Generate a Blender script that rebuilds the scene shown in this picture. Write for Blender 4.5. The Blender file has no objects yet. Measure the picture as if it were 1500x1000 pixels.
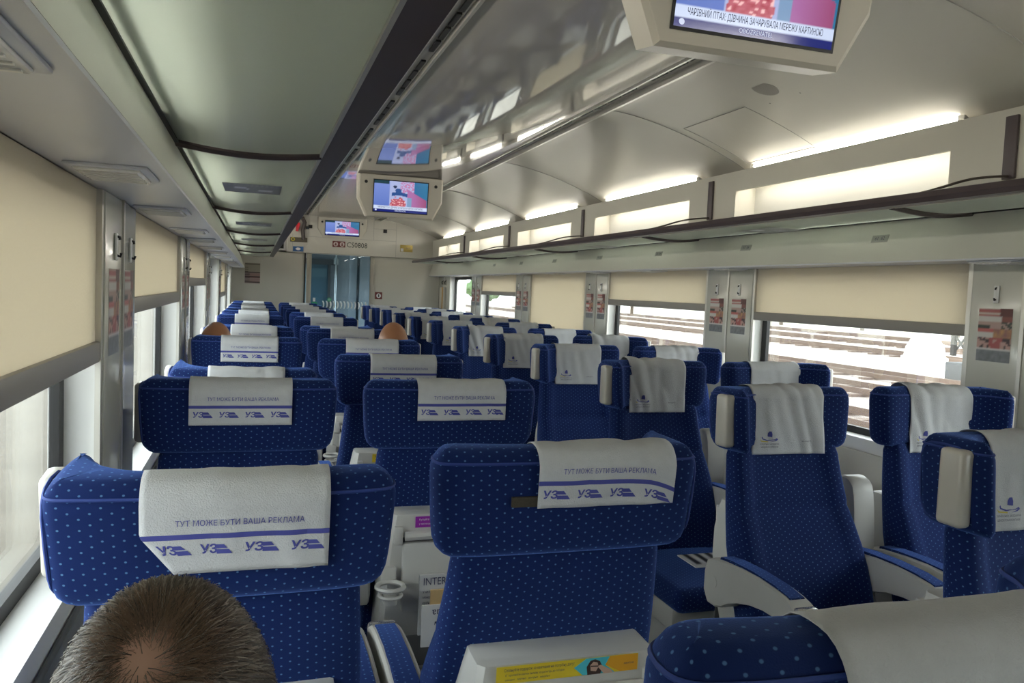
import bpy, bmesh, math, random
from mathutils import Vector, Matrix, noise

S = bpy.context.scene
COL = S.collection
# ------------------------------------------------------------------ camera
F_PX, VP, ROLL = 1180.0, (375.0, 412.0), 0.042
yd = Vector(((VP[0]-750)/F_PX, (VP[1]-500)/F_PX, 1.0)).normalized()
up = yd.cross(Vector((1, ROLL, 0))).normalized()
if up.y > 0: up = -up
xr = yd.cross(up)
# rows = world axes in camera coordinates (x right, y down, z forward)
cr = Vector((xr.x, yd.x, up.x)); cd = Vector((xr.y, yd.y, up.y)); cf = Vector((xr.z, yd.z, up.z))
cam_d = bpy.data.cameras.new('camera'); cam = bpy.data.objects.new('camera', cam_d); COL.objects.link(cam)
cam_d.sensor_width = 36; cam_d.lens = F_PX/1500*36; cam_d.clip_start = .02; cam_d.clip_end = 500
m = Matrix((cr, -cd, -cf)).transposed().to_4x4(); m.translation = Vector((0, 0, 1.5)); cam.matrix_world = m
S.camera = cam
# ------------------------------------------------------------------ world, exposure
W = bpy.data.worlds.new('overcast_sky'); S.world = W; W.use_nodes = True
bg = W.node_tree.nodes['Background']; bg.inputs[0].default_value = (.93, .97, 1.0, 1); bg.inputs[1].default_value = 5.0
S.view_settings.view_transform = 'Standard'; S.view_settings.look = 'None'
S.view_settings.gamma = 1; S.view_settings.use_curve_mapping = False
S.view_settings.exposure = 0.55
LAMP = 29.0          # fluorescent tubes above the luggage racks
SCREEN = .75

# ------------------------------------------------------------------ materials
MATS = {}
def mat(name, col=(.5,.5,.5), rough=.5, metal=0, **k):
    if name in MATS: return MATS[name]
    M = bpy.data.materials.new(name); M.use_nodes = True
    b = M.node_tree.nodes['Principled BSDF']
    b.inputs['Base Color'].default_value = (*col, 1); b.inputs['Roughness'].default_value = rough; b.inputs['Metallic'].default_value = metal
    for a, v in k.items(): b.inputs[a.replace('_', ' ')].default_value = v
    MATS[name] = M; return M
def nodes(M): return M.node_tree.nodes, M.node_tree.links, M.node_tree.nodes['Principled BSDF']
def mottled(name, col, rough=.5, amt=.12, scale=8, bump=0.0, bscale=200, **k):
    M = mat(name, col, rough, **k); n, l, b = nodes(M)
    tc = n.new('ShaderNodeTexCoord'); nz = n.new('ShaderNodeTexNoise'); nz.inputs['Scale'].default_value = scale; nz.inputs['Detail'].default_value = 4
    mx = n.new('ShaderNodeMix'); mx.data_type = 'RGBA'
    mx.inputs[6].default_value = (*[c*(1-amt) for c in col], 1); mx.inputs[7].default_value = (*[min(1, c*(1+amt)) for c in col], 1)
    l.new(tc.outputs['Object'], nz.inputs[0]); l.new(nz.outputs[0], mx.inputs[0]); l.new(mx.outputs[2], b.inputs['Base Color'])
    if bump:
        n2 = n.new('ShaderNodeTexNoise'); n2.inputs['Scale'].default_value = bscale; bp = n.new('ShaderNodeBump')
        bp.inputs['Strength'].default_value = bump; bp.inputs['Distance'].default_value = .002
        l.new(tc.outputs['Object'], n2.inputs[0]); l.new(n2.outputs[0], bp.inputs['Height']); l.new(bp.outputs[0], b.inputs['Normal'])
    return M
def emit(name, col, s):
    M = mat(name, (0,0,0), 1); b = nodes(M)[2]
    b.inputs['Emission Color'].default_value = (*col, 1); b.inputs['Emission Strength'].default_value = s
    return M
def fabric_mat():
    M = mat('blue_dotted_velour', (.012,.03,.17), .85); n, l, b = nodes(M)
    b.inputs['Sheen Weight'].default_value = .55; b.inputs['Sheen Roughness'].default_value = .45; b.inputs['Sheen Tint'].default_value = (.18,.35,1,1)
    b.inputs['Specular IOR Level'].default_value = .15
    uv = n.new('ShaderNodeUVMap'); sp = n.new('ShaderNodeSeparateXYZ'); l.new(uv.outputs[0], sp.inputs[0])
    def mth(op, a, c=None, d=None):
        q = n.new('ShaderNodeMath'); q.operation = op
        for i, v in enumerate((a, c, d)):
            if v is None: continue
            if isinstance(v, (int, float)): q.inputs[i].default_value = v
            else: l.new(v, q.inputs[i])
        return q.outputs[0]
    PU, PV = .0142, .0168
    u = mth('DIVIDE', sp.outputs[0], PU); cu = mth('FLOOR', u); fu = mth('SUBTRACT', mth('SUBTRACT', u, cu), .5)
    v = mth('ADD', mth('DIVIDE', sp.outputs[1], PV), mth('MULTIPLY', mth('FLOORED_MODULO', cu, 2.0), .5)); fv = mth('SUBTRACT', mth('FRACT', v), .5)
    du = mth('MULTIPLY', fu, PU/.0018); dv = mth('MULTIPLY', fv, PV/.0015)
    d = mth('SQRT', mth('ADD', mth('MULTIPLY', du, du), mth('MULTIPLY', dv, dv)))
    mr = n.new('ShaderNodeMapRange'); mr.inputs[1].default_value = .7; mr.inputs[2].default_value = 1.25; mr.inputs[3].default_value = 1; mr.inputs[4].default_value = 0
    l.new(d, mr.inputs[0])
    nz = n.new('ShaderNodeTexNoise'); nz.inputs['Scale'].default_value = 14; nz.inputs['Detail'].default_value = 5; l.new(uv.outputs[0], nz.inputs[0])
    base = n.new('ShaderNodeMix'); base.data_type = 'RGBA'; base.inputs[6].default_value = (.005,.013,.078,1); base.inputs[7].default_value = (.008,.022,.112,1); l.new(nz.outputs[0], base.inputs[0])
    dot = n.new('ShaderNodeMix'); dot.data_type = 'RGBA'; dot.inputs[7].default_value = (.085,.19,.38,1)
    l.new(mr.outputs[0], dot.inputs[0]); l.new(base.outputs[2], dot.inputs[6]); l.new(dot.outputs[2], b.inputs['Base Color'])
    nb = n.new('ShaderNodeTexNoise'); nb.inputs['Scale'].default_value = 700; l.new(uv.outputs[0], nb.inputs[0])
    bp = n.new('ShaderNodeBump'); bp.inputs['Strength'].default_value = .25; bp.inputs['Distance'].default_value = .001; l.new(nb.outputs[0], bp.inputs['Height']); l.new(bp.outputs[0], b.inputs['Normal'])
    return M
FAB = fabric_mat()
PIPE = mat('blue_piping', (.02,.05,.24), .7)
PLAS = mottled('grey_seat_plastic', (.56,.55,.52), .38, .05, 6)
PLASD = mat('dark_recess_plastic', (.09,.09,.09), .6)
HANDLE = mottled('ivory_handle_plastic', (.60,.57,.51), .28, .03, 5)
CHROME = mat('silver_end_cap', (.7,.69,.66), .25, .85)
CLOTH = mottled('white_nonwoven_cloth', (.60,.61,.625), .9, .06, 60, .6, 450)
INK = mat('blue_print_ink', (.07,.08,.34), .8)
INKD = mat('dark_print_ink', (.06,.06,.12), .8)
INKY = mat('yellow_print_ink', (.65,.55,.10), .8)
WALLM = mottled('cream_wall_laminate', (.60,.575,.50), .38, .04, 3)
CEILM = mottled('cream_ceiling_panel', (.60,.575,.515), .22, .03, 3)
GLOSS = mottled('glossy_ceiling_panel', (.47,.45,.42), .06, .04, 2, Coat_Weight=.6, Coat_Roughness=.04)
PILM = mottled('grey_green_pillar', (.57,.57,.50), .22, .04, 4, Coat_Weight=.4, Coat_Roughness=.1)
FASC = mottled('pale_green_grey_fascia', (.60,.595,.53), .32, .04, 4)
SOFM = mottled('blue_grey_soffit', (.60,.61,.66), .3, .05, 4)
WHITE = mat('white_window_reveal', (.8,.8,.78), .4)
RUB = mat('black_rubber', (.012,.012,.013), .5)
LILAC = mottled('brown_lilac_metal', (.085,.064,.068), .42, .06, 5, metal=.1)
ALU = mat('pale_aluminium_trim', (.62,.60,.55), .3, .5)
TVM = mottled('beige_tv_plastic', (.56,.525,.44), .4, .03, 4)
BLACK = mat('black_plastic', (.01,.01,.01), .45)
FLOORM = mottled('grey_green_floor', (.16,.19,.19), .5, .15, 20)
GREYP = mottled('dark_grey_wall_panel', (.15,.16,.17), .5, .08, 6)
RED = mat('red_paint', (.55,.02,.03), .4)
DRED = mat('dark_red_sign', (.18,.04,.035), .5)
YEL = mat('yellow_plate', (.60,.50,.05), .5)
GOLD = mat('brass_plate', (.45,.34,.10), .35, .5)
BLUESIGN = mat('blue_sign', (.03,.12,.32), .4)
GREEN = mat('green_sign', (.02,.30,.10), .5)
PAPER = mat('white_paper', (.80,.80,.79), .6)
TUBE = emit('fluorescent_tube', (1.0, .965, .88), LAMP)
def blind_mat():
    M = mat('cream_blind_fabric', (.67,.63,.55), .75); n, l, b = nodes(M)
    tr = n.new('ShaderNodeBsdfTranslucent'); tr.inputs[0].default_value = (.80,.73,.60,1); mx = n.new('ShaderNodeMixShader'); mx.inputs[0].default_value = .42
    tc = n.new('ShaderNodeTexCoord'); mp = n.new('ShaderNodeMapping'); mp.inputs['Scale'].default_value = (60, 60, 110); nz = n.new('ShaderNodeTexVoronoi'); nz.inputs['Scale'].default_value = 1.4
    l.new(tc.outputs['Object'], mp.inputs[0]); l.new(mp.outputs[0], nz.inputs[0])
    bp = n.new('ShaderNodeBump'); bp.inputs['Strength'].default_value = .35; bp.inputs['Distance'].default_value = .002; l.new(nz.outputs[0], bp.inputs['Height']); l.new(bp.outputs[0], b.inputs['Normal'])
    out = n['Material Output']; l.new(b.outputs[0], mx.inputs[1]); l.new(tr.outputs[0], mx.inputs[2]); l.new(mx.outputs[0], out.inputs[0])
    return M
BLIND = blind_mat()
BAR = mottled('grey_blind_rail', (.29,.27,.24), .4, .04, 6)
def glass_mat(name, tint, gl=.10, rough=0.0):
    M = mat(name, tint, .1); n, l, b = nodes(M)
    t = n.new('ShaderNodeBsdfTransparent'); t.inputs[0].default_value = (*tint, 1); g = n.new('ShaderNodeBsdfGlossy'); g.inputs['Roughness'].default_value = rough
    fr = n.new('ShaderNodeFresnel'); fr.inputs[0].default_value = 1.4; mu = n.new('ShaderNodeMath'); mu.operation = 'MULTIPLY'; mu.inputs[1].default_value = gl*10
    mx = n.new('ShaderNodeMixShader'); l.new(fr.outputs[0], mu.inputs[0]); l.new(mu.outputs[0], mx.inputs[0]); l.new(t.outputs[0], mx.inputs[1]); l.new(g.outputs[0], mx.inputs[2])
    l.new(mx.outputs[0], n['Material Output'].inputs[0]); return M
GLASS = glass_mat('window_glass', (.93,.96,.95), .05)
DGLASS = glass_mat('blue_tinted_door_glass', (.50,.60,.66), .06)
LENS = mottled('clear_lamp_lens', (.80,.79,.76), .15, .12, 60)
def rack_mat():
    M = mat('frosted_green_glass', (.50,.56,.54), .22); n, l, b = nodes(M)
    tr = n.new('ShaderNodeBsdfTranslucent'); tr.inputs[0].default_value = (.73,.78,.73,1); mx = n.new('ShaderNodeMixShader'); mx.inputs[0].default_value = .62
    out = n['Material Output']; l.new(b.outputs[0], mx.inputs[1]); l.new(tr.outputs[0], mx.inputs[2]); l.new(mx.outputs[0], out.inputs[0]); return M
RGLASS = rack_mat()
def attr_mat(name, e=0):
    M = mat(name, (0,0,0) if e else (.5,.5,.5), .35); n, l, b = nodes(M)
    a = n.new('ShaderNodeVertexColor'); a.layer_name = 'Col'
    if e: l.new(a.outputs[0], b.inputs['Emission Color']); b.inputs['Emission Strength'].default_value = e; b.inputs['Roughness'].default_value = .12
    else: l.new(a.outputs[0], b.inputs['Base Color'])
    return M
PRINT = attr_mat('printed_picture'); SCR = attr_mat('lit_screen', SCREEN)

# ------------------------------------------------------------------ mesh helpers
def tag(o, label=None, cat=None, group=None, kind=None):
    if label: o['label'] = label
    if cat: o['category'] = cat
    if group: o['group'] = group
    if kind: o['kind'] = kind
    return o
def thing(name, label, cat, loc=(0,0,0), group=None):
    o = bpy.data.objects.new(name, None); o.empty_display_size = .05; COL.objects.link(o); o.location = loc
    return tag(o, label, cat, group)
def link(name, me, material, parent=None):
    o = bpy.data.objects.new(name, me); COL.objects.link(o)
    if material and not me.materials: me.materials.append(material)
    if parent:
        o.parent = parent
        q = Vector((0,0,0)); p = parent
        while p: q += p.location; p = p.parent
        if q.length > 0: o.matrix_parent_inverse = Matrix.Translation(-q)
    return o
def boxuv(me):
    uvl = me.uv_layers.new(name='UVMap') if not me.uv_layers else me.uv_layers[0]
    for p in me.polygons:
        a = [abs(c) for c in p.normal]; k = a.index(max(a))
        for li in p.loop_indices:
            c = me.vertices[me.loops[li].vertex_index].co
            uvl.data[li].uv = (c.y, c.z) if k == 0 else (c.x, c.z) if k == 1 else (c.x, c.y)
def mesh(name, verts, faces, material, parent=None, smooth=False, uvs=None):
    me = bpy.data.meshes.new(name); me.from_pydata([tuple(v) for v in verts], [], faces)
    if smooth: me.polygons.foreach_set('use_smooth', [True]*len(faces))
    if uvs:
        L = me.uv_layers.new(name='UVMap'); L.data.foreach_set('uv', [c for f in uvs for p in f for c in p])
    me.update()
    if not uvs: boxuv(me)
    return link(name, me, material, parent)
class MB:
    """collects shapes for one mesh"""
    def __init__(s): s.v, s.f = [], []
    def add(s, v, f):
        b = len(s.v); s.v += [Vector(q) for q in v]; s.f += [tuple(i+b for i in q) for q in f]; return s
    def box(s, x0, x1, y0, y1, z0, z1, bev=0, seg=2):
        bm = bmesh.new(); bmesh.ops.create_cube(bm, size=1)
        for v in bm.verts: v.co = Vector((x0+(v.co.x+.5)*(x1-x0), y0+(v.co.y+.5)*(y1-y0), z0+(v.co.z+.5)*(z1-z0)))
        if bev: bmesh.ops.bevel(bm, geom=list(bm.edges), offset=bev, segments=seg, profile=.5, affect='EDGES')
        bm.verts.index_update(); s.add([v.co.copy() for v in bm.verts], [[v.index for v in f.verts] for f in bm.faces]); bm.free(); return s
    def prism(s, poly, axis, a, b):
        n = len(poly)
        def P(p, t): return {'x': (t, p[0], p[1]), 'y': (p[0], t, p[1]), 'z': (p[0], p[1], t)}[axis]
        s.add([P(p, a) for p in poly]+[P(p, b) for p in poly], [tuple(range(n))[::-1], tuple(range(n, 2*n))]+[(i, (i+1) % n, (i+1) % n+n, i+n) for i in range(n)]); return s
    def tube(s, pts, r, n=8, closed=False):
        pts = [Vector(p) for p in pts]; N = len(pts); V = []; ref = None
        for i, p in enumerate(pts):
            if closed: t = pts[(i+1) % N]-pts[i-1]
            else: t = pts[min(i+1, N-1)]-pts[max(i-1, 0)]
            t.normalize()
            if ref is None: ref = Vector((0,0,1)) if abs(t.z) < .9 else Vector((1,0,0))
            a = t.cross(ref).normalized(); b = a.cross(t).normalized(); ref = b
            rr = r[i] if isinstance(r, (list, tuple)) else r
            V += [p+(a*math.cos(2*math.pi*k/n)+b*math.sin(2*math.pi*k/n))*rr for k in range(n)]
        F = []
        for i in range(N if closed else N-1):
            j = (i+1) % N
            F += [(i*n+k, i*n+(k+1) % n, j*n+(k+1) % n, j*n+k) for k in range(n)]
        if not closed: F += [tuple(range(n))[::-1], tuple((N-1)*n+k for k in range(n))]
        s.add(V, F); return s
    def disc(s, c, r, axis, th, n=24):
        c = Vector(c)
        poly = [(r*math.cos(2*math.pi*k/n), r*math.sin(2*math.pi*k/n)) for k in range(n)]
        if axis == 'y': s.prism([(c.x+a, c.z+b) for a, b in poly], 'y', c.y, c.y+th)
        elif axis == 'x': s.prism([(c.y+a, c.z+b) for a, b in poly], 'x', c.x, c.x+th)
        else: s.prism([(c.x+a, c.y+b) for a, b in poly], 'z', c.z, c.z+th)
        return s
    def build(s, name, material, parent=None, smooth=False):
        o = mesh(name, s.v, s.f, material, parent, False)
        bm = bmesh.new(); bm.from_mesh(o.data); bmesh.ops.recalc_face_normals(bm, faces=bm.faces); bm.to_mesh(o.data); bm.free()
        if smooth:
            o.data.polygons.foreach_set('use_smooth', [True]*len(o.data.polygons)); o.data.set_sharp_from_angle(angle=math.radians(40))
        return o
def box(name, x0, x1, y0, y1, z0, z1, material, parent=None, bev=0, seg=2):
    return MB().box(x0, x1, y0, y1, z0, z1, bev, seg).build(name, material, parent, smooth=bev > 0)
def struct(o): o['kind'] = 'structure'; return o
def chaikin(P, it=3, closed=True):
    for _ in range(it):
        Q = []; N = len(P)
        for i in range(N if closed else N-1):
            a, b = P[i], P[(i+1) % N]
            Q += [tuple(a[k]*.75+b[k]*.25 for k in range(len(a))), tuple(a[k]*.25+b[k]*.75 for k in range(len(a)))]
        P = Q if closed else [P[0]]+Q+[P[-1]]
    return P
def inset(P, d):
    if not d: return list(P)
    N = len(P); out = []
    for i in range(N):
        a, b = P[i-1], P[(i+1) % N]; tx, ty = b[0]-a[0], b[1]-a[1]; L = math.hypot(tx, ty) or 1
        out.append((P[i][0]-ty/L*d, P[i][1]+tx/L*d))     # CCW outline: inward normal = (-ty, tx)
    return out
def loft(name, rings, material, parent=None, capmid=0):
    """rings of equal length, closed around; ends capped"""
    n = len(rings[0]); V = [Vector(p) for r in rings for p in r]; F = []; U = []
    mid = rings[len(rings)//2]; cu = [0]
    for i in range(n): cu.append(cu[-1]+(Vector(mid[(i+1) % n])-Vector(mid[i])).length)
    cv = [0]
    for a, b in zip(rings, rings[1:]): cv.append(cv[-1]+sum((Vector(q)-Vector(p)).length for p, q in zip(a, b))/n)
    for i in range(len(rings)-1):
        for k in range(n):
            F.append((i*n+k, i*n+(k+1) % n, (i+1)*n+(k+1) % n, (i+1)*n+k)); U.append([(cu[k], cv[i]), (cu[k+1], cv[i]), (cu[k+1], cv[i+1]), (cu[k], cv[i+1])])
    for idx, rev in ((0, True), (len(rings)-1, False)):
        if capmid:
            h, tr_, tl = capmid; b = idx*n; new = []
            def zip_(O, I):
                i = j = 0
                while i < len(O)-1 or j < len(I)-1:
                    if j >= len(I)-1 or (i < len(O)-1 and i/(len(O)-1) <= j/(len(I)-1)): new.append((O[i], O[i+1], I[j])); i += 1
                    else: new.append((O[i], I[j+1], I[j])); j += 1
            zip_(list(range(0, tr_+1)), list(range(h, tr_-1, -1)))
            zip_([0]+list(range(n-1, tl-1, -1)), list(range(h, tl+1)))
            for q, t in enumerate(new):
                if len(set(t)) < 3: continue
                A, B, C = (V[b+w] for w in t); up_ = (B-A).cross(C-A).z > 0
                t = tuple(b+w for w in t)
                if up_ == rev: t = t[::-1]
                F.append(t); U.append([(V[w].x, V[w].y) for w in t])
            continue
        f = [idx*n+k for k in range(n)]
        if rev: f = f[::-1]
        F.append(tuple(f)); U.append([(V[i].x, V[i].y) for i in f])
    return mesh(name, V, F, material, parent, True, U)
def text_geo(body, size, shear=0.0, align='CENTER', sx=1.0, bold=0.0):
    c = bpy.data.curves.new('t', 'FONT'); c.body = body; c.size = size; c.shear = shear; c.align_x = align; c.align_y = 'CENTER'; c.resolution_u = 2; c.offset = size*bold
    o = bpy.data.objects.new('t', c); COL.objects.link(o); dg = bpy.context.evaluated_depsgraph_get(); e = o.evaluated_get(dg); me = e.to_mesh()
    V = [(v.co.x*sx, v.co.y) for v in me.vertices]; Fs = [tuple(p.vertices) for p in me.polygons]; e.to_mesh_clear()
    bpy.data.objects.remove(o); bpy.data.curves.remove(c); return V, Fs
def text(name, body, size, org, xd, yd, material, parent, shear=0, align='CENTER', sx=1.0, bold=0.0):
    V, Fs = text_geo(body, size, shear, align, sx, bold); org, xd, yd = Vector(org), Vector(xd).normalized(), Vector(yd).normalized()
    return mesh(name, [org+xd*a+yd*b for a, b in V], Fs, material, parent)
def picture(name, w, h, nx, ny, fn, material, org, xd, yd, parent):
    """flat printed / lit picture: grid with a colour per vertex; fn(u,v) with u right, v up in 0..1"""
    org, xd, yd = Vector(org), Vector(xd).normalized(), Vector(yd).normalized(); V = []; C = []
    for j in range(ny+1):
        for i in range(nx+1):
            u, v = i/nx, j/ny; V.append(org+xd*(u-.5)*w+yd*(v-.5)*h); C += [*fn(u, v), 1.0]
    F = [(j*(nx+1)+i, j*(nx+1)+i+1, (j+1)*(nx+1)+i+1, (j+1)*(nx+1)+i) for j in range(ny) for i in range(nx)]
    o = mesh(name, V, F, material, parent); a = o.data.color_attributes.new('Col', 'FLOAT_COLOR', 'POINT'); a.data.foreach_set('color', C); return o
def copy_tree(o, parent=None):
    c = o.copy(); COL.objects.link(c)
    if parent: c.parent = parent
    for ch in list(o.children): copy_tree(ch, c)
    return c
def srgb(r, g, b):
    f = lambda c: (c/255/12.92) if c <= 10 else ((c/255+.055)/1.055)**2.4
    return (f(r), f(g), f(b))
ORD = ['zeroth','first','second','third','fourth','fifth','sixth','seventh','eighth','ninth','tenth','eleventh','twelfth']

# ================================================================== THE CARRIAGE SHELL
XL, XR, XC = -.33, 2.65, 1.16
Y0, YE = -2.4, 12.0
WIN = [(-1.42,.05),(.48,1.98),(2.44,3.89),(4.36,5.84),(6.28,7.74),(8.18,9.60),(10.03,11.28)]
ZS, ZT, TH = .90, 1.686, .10      # sill, window head, wall thickness
def mx(x): return 2*XC-x          # mirror across the carriage
struct(box('floor', XL-TH, XR+TH, Y0, YE+3, -.1, 0, FLOORM))
for side, xi, sg in (('left', XL, -1), ('right', XR, 1)):
    a, b = sorted((xi, xi+sg*TH))
    struct(MB().box(a, b, Y0, YE, -.1, ZS).build('wall_'+side, WHITE))
    struct(MB().box(a, b, Y0, YE+3, ZT, 2.62).build('wall_'+side+'_upper', WALLM))
    # dark grey heater panel under the sill
    c, d = sorted((xi, xi-sg*.018)); struct(box('baseboard_'+side, c, d, Y0, YE, .03, .845, GREYP if side == 'left' else WALLM, bev=.008))
    edges = [Y0]+[q for w in WIN for q in w]+[YE]
    for k in range(0, len(edges), 2):
        y0, y1 = edges[k], edges[k+1]
        o = MB().box(a, b, y0, y1, ZS, ZT)
        o = struct(o.build('trim_%d' % (k//2+(1 if side == 'left' else 9)), WHITE))
        c, d = sorted((xi+sg*.004, xi-sg*.012)); q = MB().box(c, d, y0+.0, y1, ZS-.02, ZT, .004)
        struct(q.build('pillar_cover', PILM, o, True))
        if y1-y0 < .8:
            ym = (y0+y1)/2; c, d = sorted((xi-sg*.011, xi-sg*.017)); box('joint_strip', c, d, ym-.008, ym+.008, ZS-.02, ZT, ALU, o)
    # windows: rubber gasket with rounded corners, pane
    for k, (y0, y1) in enumerate(WIN):
        xo = xi+sg*(TH-.012)
        def rr(y0, y1, z0, z1, r, n=6):
            P = []
            for cy, cz, s0 in ((y1-r, z1-r, 0), (y0+r, z1-r, 90), (y0+r, z0+r, 180), (y1-r, z0+r, 270)):
                P += [(cy+r*math.cos(math.radians(s0+90*i/n)), cz+r*math.sin(math.radians(s0+90*i/n))) for i in range(n+1)]
            return P
        A = rr(y0+.002, y1-.002, ZS+.002, ZT-.002, .004); B = rr(y0+.045, y1-.045, ZS+.035, ZT-.045, .085); n = len(A)
        x0, x1 = sorted((xo, xo-sg*.02))
        V = [(x, *p) for x in (x0, x1) for P in (A, B) for p in P]; F = []
        for i in range(n):
            j = (i+1) % n
            F += [(i, j, n+j, n+i), (2*n+j, 2*n+i, 3*n+i, 3*n+j), (n+i, n+j, 3*n+j, 3*n+i), (i, 2*n+i, 2*n+j, j)]
        wname = 'window_%d' % (k+1+(0 if side == 'left' else 7))
        w = struct(mesh(wname, V, F, RUB))
        P = rr(y0+.03, y1-.03, ZS+.025, ZT-.03, .08); x0, x1 = sorted((xo-sg*.005, xo-sg*.011))
        mo = MB().prism(P, 'x', x0, x1).build('pane', GLASS, w)
        c, d = sorted((xi-sg*.008, xi+sg*.004))
        box('sill', min(xi-sg*.006, xi+sg*.085), max(xi-sg*.006, xi+sg*.085), y0+.003, y1-.003, ZS-.004, ZS+.003, WHITE, w)
        for yy in (y0+.012, y1-.012): box('guide_rail', c, d, yy-.010, yy+.010, ZS, ZT, ALU, w)
    # soffit and fascia above the windows
    X = lambda x: x if side == 'right' else mx(x)
    struct(MB().prism([(X(2.477),1.686),(X(2.477),1.692),(X(2.66),1.692),(X(2.66),1.686)], 'y', Y0, YE).build('trim_%d' % (20 if side == 'left' else 21), SOFM))
    struct(MB().prism([(X(2.477),1.6925),(X(2.538),1.868),(X(2.648),1.868),(X(2.648),1.6925)], 'y', Y0, YE).build('trim_%d' % (22 if side == 'left' else 23), FASC))
    # lamp panel with openings above the rack
    Ys = [-1.62+1.935*k for k in range(8)]
    p = MB().box(*sorted((X(2.50), X(2.515))), Y0, YE, 2.105, 2.213).box(*sorted((X(2.50), X(2.515))), Y0, YE, 1.87, 1.90)
    prev = Y0
    for k in range(7):
        o0, o1 = .50+1.935*(k-1)+.02, .50+1.935*(k-1)+1.46
        if o1 > 11.6: o1 = 11.45
        p.box(*sorted((X(2.50), X(2.515))), prev, o0, 1.90, 2.105); prev = o1
        p.box(*sorted((X(2.515), X(2.64))), o0-.02, o0-.005, 1.87, 2.19).box(*sorted((X(2.515), X(2.64))), o1+.005, o1+.02, 1.87, 2.19)
    p.box(*sorted((X(2.50), X(2.515))), prev, YE, 1.90, 2.105)
    struct(p.build('trim_%d' % (24 if side == 'left' else 25), WALLM))
    struct(MB().box(*sorted((X(2.652), X(2.63))), Y0, YE, 1.868, 2.19).build('trim_%d' % (26 if side == 'left' else 27), mat('white_lamp_recess', (.62,.61,.57), .5)))
# ceiling: arched cove on both sides
cov = [(1.66,2.474),(1.80,2.472),(1.97,2.445),(2.17,2.395),(2.35,2.335),(2.50,2.275),(2.60,2.225),(2.655,2.19)]
cov = [tuple(q) for q in chaikin(cov, 2, False)]
prof = [(mx(x), z) for x, z in cov[::-1]]+cov
outer = [(XR+.06, 2.62), (XL-.06, 2.62)]
ceil = MB().prism(prof+outer, 'y', Y0, YE).build('ceiling', CEILM, None, True); struct(ceil)
struct(box('trim_30', .70, 1.62, Y0, YE-.15, 2.462, 2.4745, GLOSS, bev=.004))
# seams of the ceiling cove
sm = MB()
for ys in (2.0, 3.94, 5.88, 7.82, 9.76):
    sm.tube([(x, ys, z-.0005) for x, z in cov], .0025, 4)
struct(sm.build('trim_31', mat('seam_shadow_gap', (.25,.24,.22), .6)))
for nm, s in (('trim_32', lambda x: mx(x)), ('trim_33', lambda x: x)):
    q = MB().box(*sorted((s(1.705), s(1.72))), Y0, YE-.15, 2.445, 2.475).box(*sorted((s(1.622), s(1.634))), Y0, YE-.15, 2.452, 2.475)
    struct(q.build(nm, ALU))
    d = MB(); y = -2.2; i = 0
    while y < 11.7:
        d.box(*sorted((s(1.648), s(1.668))), y, y+.145, 2.4655, 2.475); i += 1; y += .17 if i % 4 else .30
    struct(d.build('air_slots', BLACK, bpy.data.objects[nm]))
struct(box('wall_front', XL-TH, XR+TH, Y0-.1, Y0, -.1, 2.62, WALLM))
# lamps: one tube per opening, both sides
for side, X in (('left', mx), ('right', lambda x: x)):
    for k in range(7):
        y0, y1 = .50+1.935*(k-1)+.02, .50+1.935*(k-1)+1.42
        if y1 > 11.5: y1 = 11.40
        if k == 0 or side == 'left': lab = '%s fluorescent tube above the %s rack, %s from the camera end' % ('white', side, ORD[k+1])
        else: lab = 'glowing white tube light above the right rack, %s from the camera' % ORD[k]
        t = thing('strip_light', lab, 'light', (X(2.572), (y0+y1)/2, 2.23), 'strip lights above the luggage racks')
        MB().tube([(X(2.572), y0+.03, 2.236), (X(2.572), y1-.03, 2.236)], .017, 12).build('tube', TUBE, t, True)
        MB().box(*sorted((X(2.555), X(2.59))), y0, y0+.035, 2.205, 2.25, .004).box(*sorted((X(2.555), X(2.59))), y1-.035, y1, 2.205, 2.25, .004).build('lamp_holder', PLAS, t)
        MB().box(*sorted((X(2.592), X(2.612))), y0, y1, 2.175, 2.215, .004).build('mounting_rail', WHITE, t)

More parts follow.
